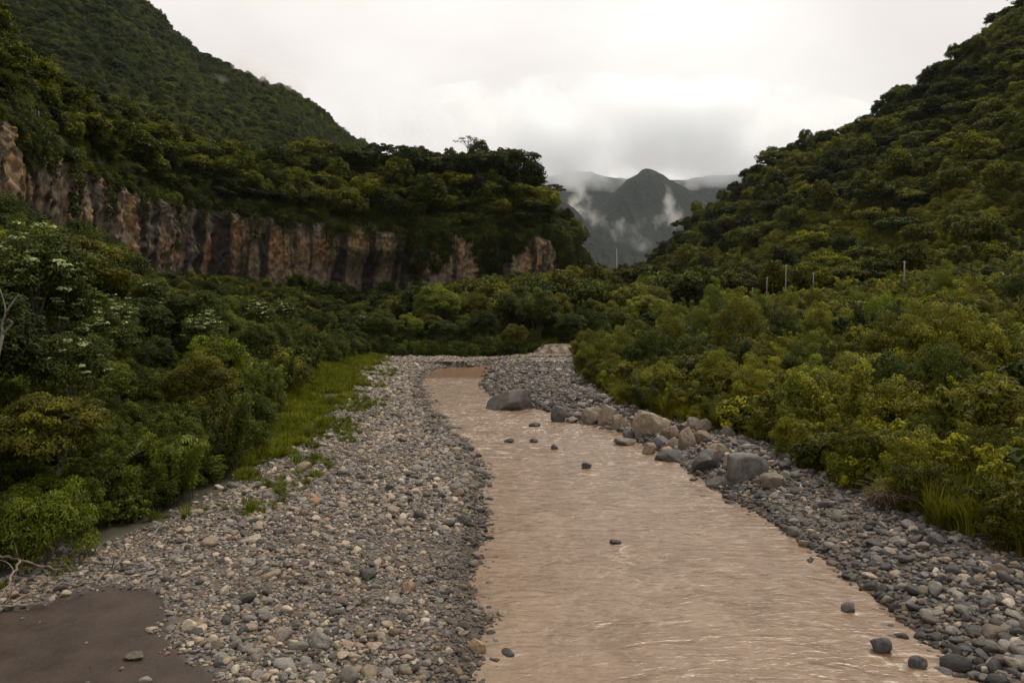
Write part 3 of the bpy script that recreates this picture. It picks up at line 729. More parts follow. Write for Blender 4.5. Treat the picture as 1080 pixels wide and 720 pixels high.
place('fern', 'tree_fern', (q[0], q[1], on_ground(q[0], q[1])), 1.1, .3, (.055, .065, .020), None, 'fern', None, 'tree fern with drooping fronds on the left bank')

# ------------------------------------------------------------------ right bank shrubs
rng = np.random.default_rng(6)
RS = bank_points(5200, 23, 152, lambda Y, r: VR(Y) + 1.0 + r.random(len(Y)) ** 1.2 * (0.70 * Y - 8), 70, 303)
RS = RS[scatter_min(rng, RS, 1.9 + .028 * RS[:, 1])]
order = np.argsort(RS[:, 1]); RS = RS[order]
n_s = 0
for x, Y in RS:
    if n_s >= 250: break
    gn, t = pick(rng, [.10, .20, .26, .22, .22]); t = t * 1.12
    s = .7 + .45 * rng.random() + .0062 * Y
    d = {'dark': 'dark green', 'mid': 'mid green', 'olive': 'olive green', 'bright': 'bright green', 'yellow': 'yellow green'}[gn]
    near = x - VR(Y) < 3.5
    zone = ('at the edge of the right cobbles' if Y < 45 else 'behind the boulders on the right bank') if near else ('on the lower right bank' if Y < 50 else 'half way up the right bank' if Y < 95 else 'below the utility poles')
    kk = ['shrub_a', 'shrub_b', 'shrub_c', 'shoot_a', 'shoot_b', 'shrub_e', 'shoot_a'][int(rng.integers(7))]
    if Y > 42 and not (near and Y < 58) and rng.random() < .62:
        kk = ['bush_a', 'bush_b'][int(rng.integers(2))]; s = (.55 + .4 * rng.random()) * (1 + .0028 * Y)
    lim = np.interp(540 + FOC * x / Y, [690, 730, 770, 830, 960, 1000, 1080], [300, 300, 312, 314, 310, 296, 290]); s = min(s, max((CAM_Z + (HOR - lim) / FOC * Y - on_ground(x, Y)) / (5.0 if 'bush' in kk else 2.6), .3))
    place(kk, 'shrub', (x, Y, on_ground(x, Y)), s * (.72 if near and Y < 60 else 1), rng.random() * 6, t, f'{d} shrub {zone}', 'shrub', 'shrubs of the right bank')
    n_s += 1
# taller trees on the right bank
for px, pyt, Y, s, tn in [(622, 360, 88, 1, (.080, .078, .016)), (640, 352, 80, 1, (.088, .085, .018)), (664, 350, 78, 1, (.078, .076, .015)), (688, 354, 80, 1, (.082, .086, .014)), (648, 378, 72, 1, (.072, .066, .014)), (676, 380, 70, 1, (.068, .062, .013)), (704, 384, 68, 1, (.085, .08, .015)), (715, 366, 80, 1, (.07, .072, .012)), (742, 372, 78, 1, (.075, .08, .012)), (628, 385, 78, 1, (.065, .066, .013))]:
    q = P(px, pyt, Y); z = on_ground(q[0], q[1])
    place('bush_a' if px % 3 else 'bush_b', 'tall_bush', (q[0], q[1], z), float(np.clip((q[2] - z) / 5.0, .5, 1.6)), px * .3, tn, 'tall yellow green bush crowding the narrow end of the right bank', 'bush', 'tall bushes at the river narrows')
for px, pyt, Y, s, k, tn in [(650, 352, 88, .95, 'near_b', (.080, .078, .022)), (690, 350, 92, 1.0, 'near_a', (.082, .085, .020)), (636, 366, 84, .75, 'near_c', (.075, .078, .020)), (720, 362, 96, .9, 'near_b', (.074, .08, .018)),
                              (668, 374, 76, .75, 'near_a', (.07, .07, .02)), (700, 290, 185, 1.7, 'far_a', (.05, .055, .013)), (740, 288, 180, 1.5, 'far_c', (.052, .055, .014)), (675, 300, 190, 1.5, 'far_b', (.06, .06, .015)),
                              (1010, 282, 135, 1.25, 'near_b', (.030, .036, .012)), (1045, 300, 120, 1.2, 'near_a', (.03, .036, .012)), (1070, 290, 140, 1.4, 'near_c', (.034, .04, .012)), (985, 342, 95, .8, 'near_a', (.034, .04, .012)),
                              (870, 352, 105, .8, 'near_b', (.034, .045, .012)), (1060, 350, 85, .85, 'near_c', (.035, .04, .012)), (900, 330, 120, .8, 'near_a', (.04, .045, .014)), (770, 330, 120, .8, 'near_b', (.052, .058, .015)),
                              (604, 330, 134, 1.0, 'near_b', (.030, .036, .012)), (632, 338, 124, .9, 'near_c', (.028, .032, .010))]:
    q = P(px, pyt, Y); z = on_ground(q[0], q[1]); h = q[2] - z; s2 = float(np.clip(h / 7.0, .5, 2.3))
    place(k, 'broadleaf_tree', (q[0], q[1], z), s2, px * .7, tn, ('dark leafy tree' if tn[1] < .046 else 'yellow green bushy tree') + (' below the far end of the gravel' if px < 630 else ' on the right bank of the river' if Y < 100 else ' on the road terrace by the utility poles'), 'tree', 'trees of the right bank')
for px, py, Y, s, tn in [(926, 372, 62, 1.0, (.085, .09, .035)), (900, 380, 66, .8, (.075, .08, .03))]:
    q = P(px, py, Y); z = on_ground(q[0], q[1])
    place('plume', 'tree_fern', (q[0], q[1], z), float(np.clip((q[2] - z) / 2.6, .6, 2)) * s, .2, tn, 'tree fern with long arching pale fronds on the right bank', 'fern', 'tree ferns of the right bank')
# brown dead brush beside the cobbles
rngd = np.random.default_rng(9)
b = MB()
for i in range(110):
    a = rngd.random() * 6.28; p0 = np.array([rngd.normal() * .25, rngd.normal() * .25, 0]); l = .6 + .9 * rngd.random()
    b.tube(bez(p0, p0 + np.array([cos(a) * l * .3, sin(a) * l * .3, l * .8]), p0 + np.array([cos(a) * l, sin(a) * l, l * (.3 + .6 * rngd.random())]), 5), np.linspace(.016, .006, 5), 4)
KIT['brush'] = (('twigs', b.mesh('twigs', [simple_mat('dry_twig', (.06, .035, .022), (.15, .095, .065), 5)])),)
q = G(938, 520, 1.6); place('brush', 'dead_bush', (q[0], q[1], on_ground(q[0], q[1])), 1.05, 0, (.1, .06, .04), None, 'bush', None, 'brown dead bush above the right cobbles')
q = G(1058, 560, 1.6); place('brush', 'dead_bush', (q[0], q[1], on_ground(q[0], q[1])), .6, 2, (.1, .06, .04), None, 'bush', None, 'small brown dead bush at the right edge of the photo')

# ------------------------------------------------------------------ wood at the cliff foot and beyond the gravel
rng = np.random.default_rng(7)
r = np.random.default_rng(310)
cand = np.stack([-100 + 150 * r.random(3000), 124 + 150 * r.random(3000)], -1)
rx_, ry_ = rim[:, 0], rim[:, 1]
front = np.array([not in_poly(c[0], c[1], np.concatenate([rim[:, :2] + outw[:, :2] * 4, [[-300, 420], [-300, 50]]])) for c in cand])
cand = cand[front]
px, _ = proj(np.column_stack([cand, np.zeros(len(cand))])); cand = cand[(px > 60) & (px < 690)]
cand = cand[scatter_min(rng, cand, 5.0 + 0 * cand[:, 0])]
cand = cand[~((cand[:, 0] > 1.5) & (cand[:, 0] < 14) & (cand[:, 1] < 130.5))]
cand = cand[np.argsort(cand[:, 1])]
REST_FOOT = []
for i, (x, Y) in enumerate(cand):
    gn, t = pick(rng, [.34, .33, .2, .10, .03])
    s = .75 + 1.0 * rng.random() ** 1.5
    if Y < 134: s *= .72
    pxx = 540 + FOC * x / Y
    lim = np.interp(pxx, [100, 300, 400, 430, 480, 560, 640, 700], [338, 331, 330, 308, 298, 288, 300, 305])     # keep the rock face clear
    z = on_ground(x, Y); top = CAM_Z + (HOR - lim) / FOC * Y
    s = float(np.clip(min(s, (top - z) / 7.2),   .4, 1.9))
    if i < 105:
        d = {'dark': 'dark green', 'mid': 'mid green', 'olive': 'olive green', 'bright': 'bright green', 'yellow': 'yellow green'}[gn]
        zone = 'at the far end of the gravel' if Y < 145 else 'in the wood below the cliff'
        place(['near_a', 'near_b', 'near_c'][i % 3] if Y < 150 else ['far_a', 'far_b', 'far_c'][i % 3], 'broadleaf_tree', (x, Y, z), s, rng.random() * 6, t, f'{d} tree {zone}', 'tree', 'trees below the cliff')
    else:
        REST_FOOT.append(((x, Y, z), s, t))

# ------------------------------------------------------------------ skyline trees on the plateau and the hills
def surf_z(H, x, y):
    d = (H[..., 0] - x) ** 2 + (H[..., 1] - y) ** 2; return float(H.reshape(-1, 3)[int(np.argmin(d)), 2])
SKY = [('umbrella_a', 493, 148, 276, 'lone thin tree with a bare trunk standing above the cliff-top wood'), ('far_b', 545, 154, 280, None), ('far_a', 530, 166, 276, None), ('far_c', 562, 160, 282, None), ('umbrella_b', 516, 160, 276, None),
       ('umbrella_b', 420, 152, 270, None), ('umbrella_b', 446, 155, 272, None), ('umbrella_b', 457, 153, 272, None), ('far_b', 505, 164, 276, None), ('umbrella_b', 580, 172, 284, None), ('far_c', 478, 164, 275, None), ('umbrella_b', 400, 158, 268, None), ('far_a', 432, 160, 270, None)]
for i, (k, px, pyt, Y, lab) in enumerate(SKY):
    q = P(px, pyt - (9 if k == 'umbrella_b' else 3), Y); z = surf_z(HP, q[0], q[1]) - .3; hgt = {'umbrella_a': 9.6, 'umbrella_b': 7.2, 'far_a': 7.6, 'far_b': 7.4, 'far_c': 8.6}[k]
    s = float(np.clip((q[2] - z) / hgt, .55, 1.8))
    place(k, 'skyline_tree', (q[0], q[1], z), s, i * 1.3, (.026, .032, .012), ('flat-topped' if 'umb' in k else 'round dark') + ' tree on the cliff-top skyline', 'tree', None if lab else 'trees on the cliff-top skyline', lab)
for i, (px, pyt, Y) in enumerate([(817, 153, 462), (834, 154, 460), (800, 172, 470), (790, 186, 478), (882, 140, 446), (935, 100, 430), (1050, 12, 396), (960, 92, 424), (990, 72, 414), (870, 152, 450)]):
    q = P(px, pyt, Y); d = (HR[..., 0] - q[0]) ** 2 + (HR[..., 1] - q[1]) ** 2; z = float(HR.reshape(-1, 3)[int(np.argmin(d)), 2])
    place(['far_a', 'far_c', 'far_b'][i % 3], 'skyline_tree', (q[0], q[1], z), float(np.clip((q[2] - z) / 8, .8, 1.9)), i, (.022, .028, .010), 'dark tree on the skyline of the right hill', 'tree', 'trees on the right hill skyline')

# creepers hanging down the cliff
VN = [('vine_a', 178, 205, .95), ('vine_b', 60, 160, 1.3), ('vine_b', 100, 185, 1.1), ('vine_c', 140, 205, 1.0), ('vine_c', 205, 222, .8), ('vine_b', 265, 225, .8), ('vine_c', 300, 226, 1.0), ('vine_b', 345, 232, 1.0), ('vine_c', 385, 236, 1.0), ('vine_b', 415, 240, 1.2),
      ('vine_b', 440, 244, 1.4), ('vine_c', 465, 244, 1.3), ('vine_c', 520, 246, 1.0), ('vine_b', 556, 242, .9), ('vine_b', 592, 246, 1.4), ('vine_a', 604, 240, 1.1), ('vine_c', 20, 120, 1.3), ('vine_b', 35, 140, 1.0), ('vine_c', 235, 220, .8), ('vine_c', 320, 228, .8)]
rimx = catmull(rim[:, None, :], 900)[:, 0]
rpx, _ = proj(rimx); onx = catmull(outw[:, None, :], 900)[:, 0]
for k, px, py, s in VN:
    okk = (rimx[:, 1] < 300) & (rimx[:, 1] > 90)
    i = int(np.argmin(np.where(okk, np.abs(rpx - px), 1e9))); p = rimx[i] + onx[i] * 2.6
    z = CAM_Z + (HOR - py) / FOC * p[1]
    rz = math.atan2(onx[i, 1], onx[i, 0]) + pi / 2
    place(k, 'hanging_creeper', (p[0], p[1], z), s, rz, (.030, .036, .010), 'dark creeper hanging down the cliff face', 'creeper', 'creepers on the cliff face', 'long dark creeper hanging down the whole orange cliff face' if k == 'vine_a' and px < 300 else None)

# ------------------------------------------------------------------ forest, undergrowth, grass: uncountable cover
def gn_scatter(name, pts, rot, scl, tint, keys=None, sources=None):
    src = sources or [FIRST[k] for k in keys]
    pts = np.asarray(pts, np.float32); n = len(pts)
    me = D.meshes.new(name); me.vertices.add(n); me.vertices.foreach_set('co', pts.ravel())
    for nm, v in (('rot', rot), ('scl', scl)):
        a = me.attributes.new(nm, 'FLOAT_VECTOR', 'POINT'); a.data.foreach_set('vector', np.asarray(v, np.float32).ravel())
    a = me.attributes.new('pick', 'INT', 'POINT'); a.data.foreach_set('value', np.random.default_rng(n).integers(0, len(src), n).astype(np.int32))
    a = me.attributes.new('tint', 'FLOAT_COLOR', 'POINT'); a.data.foreach_set('color', np.column_stack([tint, np.ones(n)]).astype(np.float32).ravel())
    o = obj(name, me); o['kind'] = 'stuff'
    g = D.node_groups.new(name, 'GeometryNodeTree')
    g.interface.new_socket('Geometry', in_out='INPUT', socket_type='NodeSocketGeometry'); g.interface.new_socket('Geometry', in_out='OUTPUT', socket_type='NodeSocketGeometry')
    gi = N(g, 'NodeGroupInput'); go = N(g, 'NodeGroupOutput'); iop = N(g, 'GeometryNodeInstanceOnPoints')
    join = N(g, 'GeometryNodeJoinGeometry')
    for s in src:
        oi = N(g, 'GeometryNodeObjectInfo'); oi.transform_space = 'ORIGINAL'; oi.inputs[0].default_value = s; oi.inputs['As Instance'].default_value = True
        L(g, oi.outputs['Geometry'], join.inputs[0])
    def na(nm, t):
        q_ = N(g, 'GeometryNodeInputNamedAttribute', data_type=t); q_.inputs[0].default_value = nm; return q_.outputs[0]
    L(g, gi.outputs[0], iop.inputs['Points']); L(g, join.outputs[0], iop.inputs['Instance'])
    iop.inputs['Pick Instance'].default_value = True
    L(g, na('pick', 'INT'), iop.inputs['Instance Index'])
    e2r = N(g, 'FunctionNodeEulerToRotation'); L(g, na('rot', 'FLOAT_VECTOR'), e2r.inputs[0]); L(g, e2r.outputs[0], iop.inputs['Rotation'])
    L(g, na('scl', 'FLOAT_VECTOR'), iop.inputs['Scale'])
    L(g, iop.outputs[0], go.inputs[0])
    md = o.modifiers.new('scatter', 'NODES'); md.node_group = g
    return o
def patch_samples(H, n, seed, pad=170, ulim=(0, 1)):
    r = np.random.default_rng(seed); nu, nv = H.shape[:2]
    a = np.linalg.norm(np.cross(H[1:, :-1] - H[:-1, :-1], H[:-1, 1:] - H[:-1, :-1]), axis=-1)
    i0, i1 = int(ulim[0] * (nu - 1)), int(ulim[1] * (nu - 1)); a[:i0] = 0; a[i1:] = 0
    pc = (H[1:, 1:] + H[:-1, :-1]) / 2; px, py = proj(pc)
    a = np.where((px > -pad) & (px < 1080 + pad) & (py > -120) & (pc[..., 1] > 5), a, 0)
    k = r.choice(a.size, n, p=(a / a.sum()).ravel()); i, j = np.divmod(k, nv - 1); fu, fv = r.random(n)[:, None], r.random(n)[:, None]
    return (H[i, j] * (1 - fu) * (1 - fv) + H[i + 1, j] * fu * (1 - fv) + H[i, j + 1] * (1 - fu) * fv + H[i + 1, j + 1] * fu * fv)
def tints(pts, rng, dark, light, scale, amt=1.0, grass=None):
    f = np.clip(.42 + .8 * fbm(pts * scale, 3, 401) + .34 * rng.normal(size=len(pts)), 0, 1)[:, None] ** 1.3
    c = np.array(dark) * (1 - f) + np.array(light) * f
    return c * (0.62 + .76 * rng.random((len(pts), 1)) ** 1.2) * np.array([1.36, 1.40, .72])
def stuff_forest(name, pts, dmin, seed, smin, smax, dark, light, keys=('far_a', 'far_b', 'far_c'), sink=.8, tscale=.02):
    r = np.random.default_rng(seed)
    pts = pts[scatter_min(r, pts[:, :2], np.full(len(pts), dmin))] if dmin > 0 else pts
    n = len(pts); s = (smin + (smax - smin) * r.random(n) ** 1.3)
    rot = np.column_stack([r.normal(size=n) * .08, r.normal(size=n) * .08, r.random(n) * 6.28])
    p = pts.copy(); p[:, 2] -= sink * s
    return gn_scatter(name, p, rot, np.column_stack([s, s, s * (.8 + .5 * r.random(n))]), tints(pts, r, dark, light, tscale), keys)
pr = patch_samples(HR, 34000, 501, ulim=(0, .93))
openn = fbm(pr * np.array([.012, .012, .02]), 3, 511)
fr = pr[:18000][openn[:18000] < .14]
stuff_forest('forest', fr, 3.8, 502, .35, 1.35, (.017, .022, .005), (.078, .076, .013))
stuff_forest('undergrowth', pr[openn > .10], 1.7, 505, .5, 1.5, (.060, .060, .010), (.135, .122, .020), ('shrub_a', 'shrub_b', 'shrub_c'), .2)
stuff_forest('undergrowth', pr[3000:], 2.2, 503, .6, 1.9, (.034, .038, .008), (.100, .094, .016), ('shrub_a', 'shrub_b', 'shrub_c'), .2)
stuff_forest('forest', patch_samples(HR, 700, 507, ulim=(0, .55)), 15, 506, 1.3, 1.9, (.018, .023, .005), (.085, .080, .013))
pb = patch_samples(HB, 34000, 521, ulim=(.1, .95))
ob = fbm(pb * np.array([.010, .010, .015]), 3, 531)
stuff_forest('forest', pb[ob < .2], 5.6, 522, .45, 1.35, (.020, .028, .008), (.062, .066, .016))
stuff_forest('undergrowth', pb[4000:], 3.6, 523, 1.6, 3.6, (.026, .034, .012), (.060, .064, .020), ('shrub_a', 'shrub_b', 'shrub_c'), .2)
pp = patch_samples(HP, 9000, 541, ulim=(0.07, .8))
stuff_forest('forest', pp, 3.3, 542, .45, 1.3, (.014, .019, .004), (.070, .070, .011), tscale=.05)
stuff_forest('forest', pp[:700][(np.abs(proj(pp[:700])[0] - 493) > 32)], 9, 545, 1.1, 1.75, (.014, .019, .004), (.080, .078, .012), tscale=.05)
pp2 = patch_samples(HP, 6000, 544, ulim=(0.0, .8))
stuff_forest('undergrowth', pp2, 1.5, 543, .8, 2.0, (.022, .028, .009), (.055, .060, .015), ('shrub_a', 'shrub_b', 'shrub_c'), .2, .05)
# creepers and bushes rooted on the rock face
r = np.random.default_rng(561)
pc = patch_samples(CL, 9000, 562, ulim=(.12, .95)); pcx, _ = proj(pc)
zr_ = np.interp(pcx, rpx[(rimx[:, 1] < 300)], rimx[rimx[:, 1] < 300, 2]); hf = 1 - (zr_ - pc[:, 2]) / 24
cov = fbm(pc * np.array([.09, .09, .035]), 3, 563) * .9 + (hf - 1.0) * 1.7 + .34 * sstep(150, 60, pcx) + 1.25 * sstep(405, 440, pcx) * (1 - .9 * np.exp(-((pcx - 487) / 14) ** 2) - .8 * np.exp(-((pcx - 570) / 20) ** 2)) - .1
stuff_forest('undergrowth', pc[cov > .12], 0, 564, .35, 1.15, (.014, .018, .004), (.060, .062, .010), ('shrub_a', 'shrub_b', 'shrub_c'), .6, .07)
# valley floor beyond the gravel
r = np.random.default_rng(551)
x = -120 + 330 * r.random(9000); Y = 126 + 260 * r.random(9000)
z = ground_z(x, Y); q = np.stack([x, Y, z], -1); px, py = proj(q)
q = q[(px > -60) & (px < 1140)]
rightside = q[(q[:, 0] > VR(q[:, 1]) + 6) & (q[:, 1] > 150)]
stuff_forest('forest', rightside[rightside[:, 1] > 180], 5.0, 552, .55, 1.35, (.018, .022, .005), (.078, .074, .012))
mid = q[(q[:, 1] > 215) & (q[:, 0] > -60) & (q[:, 0] < 90)]
stuff_forest('forest', mid, 4.0, 553, .4, .85, (.020, .027, .009), (.042, .046, .012))
if REST_FOOT:
    p = np.array([a[0] for a in REST_FOOT]); s = np.array([a[1] for a in REST_FOOT]); t = np.array([a[2] for a in REST_FOOT])
    rr = np.random.default_rng(5); gn_scatter('forest', p, np.column_stack([0 * s, 0 * s, rr.random(len(s)) * 6.28]), np.column_stack([s, s, s]), t, ('far_a', 'far_b', 'far_c'))
# undergrowth of both banks
def bank_cover(name, n, y0, y1, xf, seed, keys, s0, s1, dark, light, tscale, cond=None, syk=0.0):
    r = np.random.default_rng(seed); Y = y0 + (y1 - y0) * r.random(n) ** .8; x = xf(Y, r); z = ground_z(x, Y)
    q = np.stack([x, Y, z], -1); px, py = proj(q); k = (px > -380) & (px < 1650) & ((px > -90) & (px < 1170) | (Y < 90))
    if cond is not None: k &= cond(x, Y)
    q = q[k]; n = len(q); s = (s0 + (s1 - s0) * r.random(n)) * (1 + syk * q[:, 1])
    rot = np.column_stack([r.normal(size=n) * .12, r.normal(size=n) * .12, r.random(n) * 6.28])
    gn_scatter(name, q, rot, np.column_stack([s, s, s * (.8 + .4 * r.random(n))]), tints(q, r, dark, light, tscale), keys)
for k_, px_, Y_ in (('reed_a', 905, 36), ('reed_b', 960, 40), ('reed_a', 830, 50), ('reed_b', 1000, 38)):
    q = P(px_, HOR + 100, Y_); place(k_, 'reed_clump', (q[0], q[1], on_ground(q[0], q[1])), 1.0, px_, (.085, .092, .02), 'yellow green reed clump among the right bank shrubs', 'reeds', 'reed clumps of the right bank')
q = G(330, 470, .9)
place('tuft_a', 'grass_tuft', (q[0], q[1], on_ground(q[0], q[1])), 1.2, 0, (.075, .09, .02), 'grass tuft at the left edge of the gravel', 'grass', 'grass tufts on the left gravel edge')
q = G(312, 488, .9)
place('tuft_b', 'grass_tuft', (q[0], q[1], on_ground(q[0], q[1])), 1.1, 1, (.075, .09, .02), 'grass tuft at the left edge of the gravel', 'grass', 'grass tufts on the left gravel edge')
bank_cover('undergrowth', 4600, 14, 165, lambda Y, r: VR(Y) + .5 + r.random(len(Y)) ** 1.2 * (.85 * Y + 6), 601, ('shrub_a', 'shrub_b', 'shrub_c', 'shoot_a', 'shoot_b', 'shrub_e'), .3, .8, (.032, .034, .007), (.130, .118, .017), .09, syk=.004)
bank_cover('undergrowth', 3000, 22, 120, lambda Y, r: VR(Y) - .1 + r.random(len(Y)) ** 1.5 * (.6 * Y - 4), 602, ('reed_a', 'reed_b'), .28, .72, (.040, .040, .009), (.120, .104, .020), .12, lambda x, Y: fb2(x, Y, .22, 3, 77) > -.05)
bank_cover('undergrowth', 3600, 12, 125, lambda Y, r: VL(Y) - grass_in(Y) * .9 - .3 - r.random(len(Y)) ** 1.2 * (.50 * Y + 14), 603, ('shrub_a', 'shrub_b', 'shrub_c', 'shoot_a', 'shrub_e'), .35, .95, (.022, .028, .009), (.066, .074, .016), .1, lambda x, Y: ~((Y < 27.5) & (x > -17.5)))
bank_cover('grass', 15000, 26, 124, lambda Y, r: VL(Y) + .5 + 1.5 * fb2(Y, Y * 0, .3, 3, 90) - r.random(len(Y)) ** .9 * (grass_in(Y) + 2.2), 604, ('tuft_a', 'tuft_b'), .35, 1.0, (.054, .058, .010), (.112, .112, .022), .35, lambda x, Y: fb2(x, Y, .55, 4, 79) > -.22 + 1.0 * sstep(42, 30, Y) + .35 * sstep(-2.5, .5, x - VL(Y)))
bank_cover('grass', 2600, 22, 112, lambda Y, r: VL(Y) + 3.2 - r.random(len(Y)) * 4.2, 605, ('tuft_a', 'tuft_b'), .3, .7, (.05, .058, .014), (.09, .098, .02), .25, lambda x, Y: fb2(x, Y, .5, 3, 80) > .12)
bank_cover('undergrowth', 1500, 123, 150, lambda Y, r: -24 + 40 * r.random(len(Y)), 606, ('shrub_a', 'shrub_b', 'shrub_c'), .4, .9, (.026, .032, .010), (.062, .070, .015), .1, lambda x, Y: ~((x > 2.0) & (x < 13.5) & (Y < 128)))
bank_cover('undergrowth', 2500, 120, 240, lambda Y, r: -100 + 160 * r.random(len(Y)), 607, ('shrub_a', 'shrub_b', 'shrub_c'), .4, 1.0, (.020, .026, .009), (.05, .055, .014), .1, lambda x, Y: ~((x > 2.0) & (x < 13.5) & (Y < 129)))
#--PART3--
# ------------------------------------------------------------------ stones
def ico(sub):
    t = (1 + 5 ** .5) / 2
    v = [(-1, t, 0), (1, t, 0), (-1, -t, 0), (1, -t, 0), (0, -1, t), (0, 1, t), (0, -1, -t), (0, 1, -t), (t, 0, -1), (t, 0, 1), (-t, 0, -1), (-t, 0, 1)]
    f = [(0, 11, 5), (0, 5, 1), (0, 1, 7), (0, 7, 10), (0, 10, 11), (1, 5, 9), (5, 11, 4), (11, 10, 2), (10, 7, 6), (7, 1, 8), (3, 9, 4), (3, 4, 2), (3, 2, 6), (3, 6, 8), (3, 8, 9), (4, 9, 5), (2, 4, 11), (6, 2, 10), (8, 6, 7), (9, 8, 1)]
    v = [np.array(p) / np.linalg.norm(p) for p in v]
    for _ in range(sub):
        cache = {}; nf = []
        def mid(a, b):
            k = (min(a, b), max(a, b))
            if k not in cache: p = v[a] + v[b]; v.append(p / np.linalg.norm(p)); cache[k] = len(v) - 1
            return cache[k]
        for a, b, c in f:
            x, y, z = mid(a, b), mid(b, c), mid(c, a); nf += [(a, x, z), (b, y, x), (c, z, y), (x, y, z)]
        f = nf
    return np.array(v), np.array(f)
ICO2, ICO4 = ico(2), ico(4)
def stone_mesh(name, seed, sub, rough=.16, planes=5, pl=.8):
    v, f = sub; r = np.random.default_rng(seed); v = v.copy()
    v = v * (1 + .22 * fbm(v * 1.1 + seed, 2, seed))[:, None]
    for _ in range(planes):                       # worn flat sides
        n = unit(r.normal(size=3)); d = pl * (.75 + .35 * r.random()); h = v @ n; k = h > d
        v[k] -= n * ((h[k] - d) * .85)[:, None]
    v = v * (1 + rough * .5 * fbm(v * 3 + seed, 3, seed + 9))[:, None]
    return mesh_np(name, v, tris=f, mats=[M_STONE], smooth=True)
SM = [stone_mesh('river_stone', 700 + i, ICO2, .12, 4 + i % 3, .72) for i in range(8)]
C_CREAM, C_TAN, C_GREY, C_DARK, C_ORANGE, C_BROWN = (.40, .34, .265), (.26, .205, .145), (.19, .178, .160), (.062, .058, .056), (.38, .21, .10), (.135, .10, .072)
PAL = np.array([C_CREAM, C_TAN, C_GREY, C_DARK, C_ORANGE, C_BROWN]); PNAME = ['cream', 'tan', 'grey', 'dark', 'orange', 'brown']
def stones(n, y0, y1, xf, seed, smin, smax, pw, probs, cond, ypow=1.6, ysz=.009):
    r = np.random.default_rng(seed); Y = y0 + (y1 - y0) * r.random(n) ** ypow; x = xf(Y, r); k = cond(x, Y, r); x, Y = x[k], Y[k]; n = len(x)
    s = (smin + (smax - smin) * r.random(n) ** pw) * (1 + ysz * Y) * .5
    s = s * (.78 + .5 * np.clip(fb2(x, Y, .16, 3, 850) + .5, 0, 1))
    c = r.choice(6, n, p=probs); tint = PAL[c] * (.7 + .6 * r.random((n, 1))) * (1 + .018 * r.normal(size=(n, 3)))
    sc_ = np.column_stack([s * (.9 + .4 * r.random(n)), s * (.75 + .3 * r.random(n)), s * (.45 + .3 * r.random(n))])
    z = ground_z(x, Y) + sc_[:, 2] * (.25 + .4 * r.random(n))
    tint = tint * (1 - .5 * sstep(.24, .06, z))[:, None]            # wet near the water
    rot = np.column_stack([r.normal(size=n) * .25, r.normal(size=n) * .25, r.random(n) * 6.28])
    return dict(p=np.stack([x, Y, z], -1), s=sc_, r=rot, t=tint, c=c)
def left_ok(x, Y, r):
    ed = Lf(Y) - x
    d = np.where(ed > .5, 1.0, np.where(ed > -.4, .45, np.where(ed > -1.8, .16, .0)))
    v = x - VL(Y) + 1.1 * fb2(x, Y, .5, 3, 41)
    d = d * sstep(-1.2, .8, v) * np.where(in_poly(x + .5 * fb2(x, Y, .5, 3, 44) + .22 * r.normal(size=len(x)), Y + .5 * fb2(x, Y, .5, 3, 45) + .22 * r.normal(size=len(x)), SAND), .006, 1)
    d = d * (1 - .85 * sstep(.40, .55, fb2(x, Y, .33, 3, 46)) * (Y < 60)) * (1 - .35 * sstep(.15, .5, fb2(x, Y, .8, 3, 47)))
    return r.random(len(x)) < d
def right_ok(x, Y, r):
    ed = x - Rf(Y); d = np.where(ed > .3, 1.0, np.where(ed > -1.0, .30, .0)) * sstep(2.6, .2, x - VR(Y))
    return r.random(len(x)) < d
LX = lambda Y, r: VL(Y) - 1.5 + (Lf(Y) - VL(Y) + 2.6) * r.random(len(Y))
RX = lambda Y, r: Rf(Y) - 1.2 + (VR(Y) + 3.4 - Rf(Y)) * r.random(len(Y))
BX = lambda Y, r: -22 + 34 * r.random(len(Y))
pL = [.20, .18, .40, .14, .003, .077]; pR = [.045, .09, .34, .44, .0, .085]
SETS = [('left', stones(85000, 15, 112, LX, 801, .04, .13, 1.3, pL, left_ok)), ('left', stones(15000, 15, 112, LX, 802, .10, .30, 2.4, pL, left_ok)), ('left', stones(300, 15, 112, LX, 803, .30, .50, 1.5, pL, left_ok)),
        ('right', stones(20000, 16, 112, RX, 804, .05, .16, 1.2, pR, right_ok)), ('right', stones(8000, 16, 112, RX, 805, .12, .36, 2.4, pR, right_ok)), ('right', stones(170, 16, 112, RX, 806, .36, .56, 1.5, pR, right_ok)),
        ('far', stones(14000, 108, 127, BX, 807, .2, .5, 1.6, pL, lambda x, Y, r: (side_channel(x, Y) > 1.4) & (x > VL(Y) - .5) & (x < VR(Y) + 1) & ((Y > 112) | (x > Rf(Y))), 1.0, 0.0))]
ALL = {k: np.concatenate([d[k] for _, d in SETS]) for k in ('p', 's', 'r', 't', 'c')}
zone_of = np.concatenate([np.full(len(d['c']), i) for i, (_, d) in enumerate(SETS)])
px, py = proj(ALL['p']); vis = (px > -260) & (px < 1340) & (py < 800)
for k in ALL: ALL[k] = ALL[k][vis]
zone_of = zone_of[vis]; px, py = px[vis], py[vis]
size_px = ALL['s'][:, 0] * 2 / ALL['p'][:, 1] * FOC
inside = (px > 4) & (px < 1076) & (py < 716)
big = np.argsort(-np.where(inside, size_px, 0))[:235]
mask = np.zeros(len(px), bool); mask[big] = True
rng = np.random.default_rng(8)
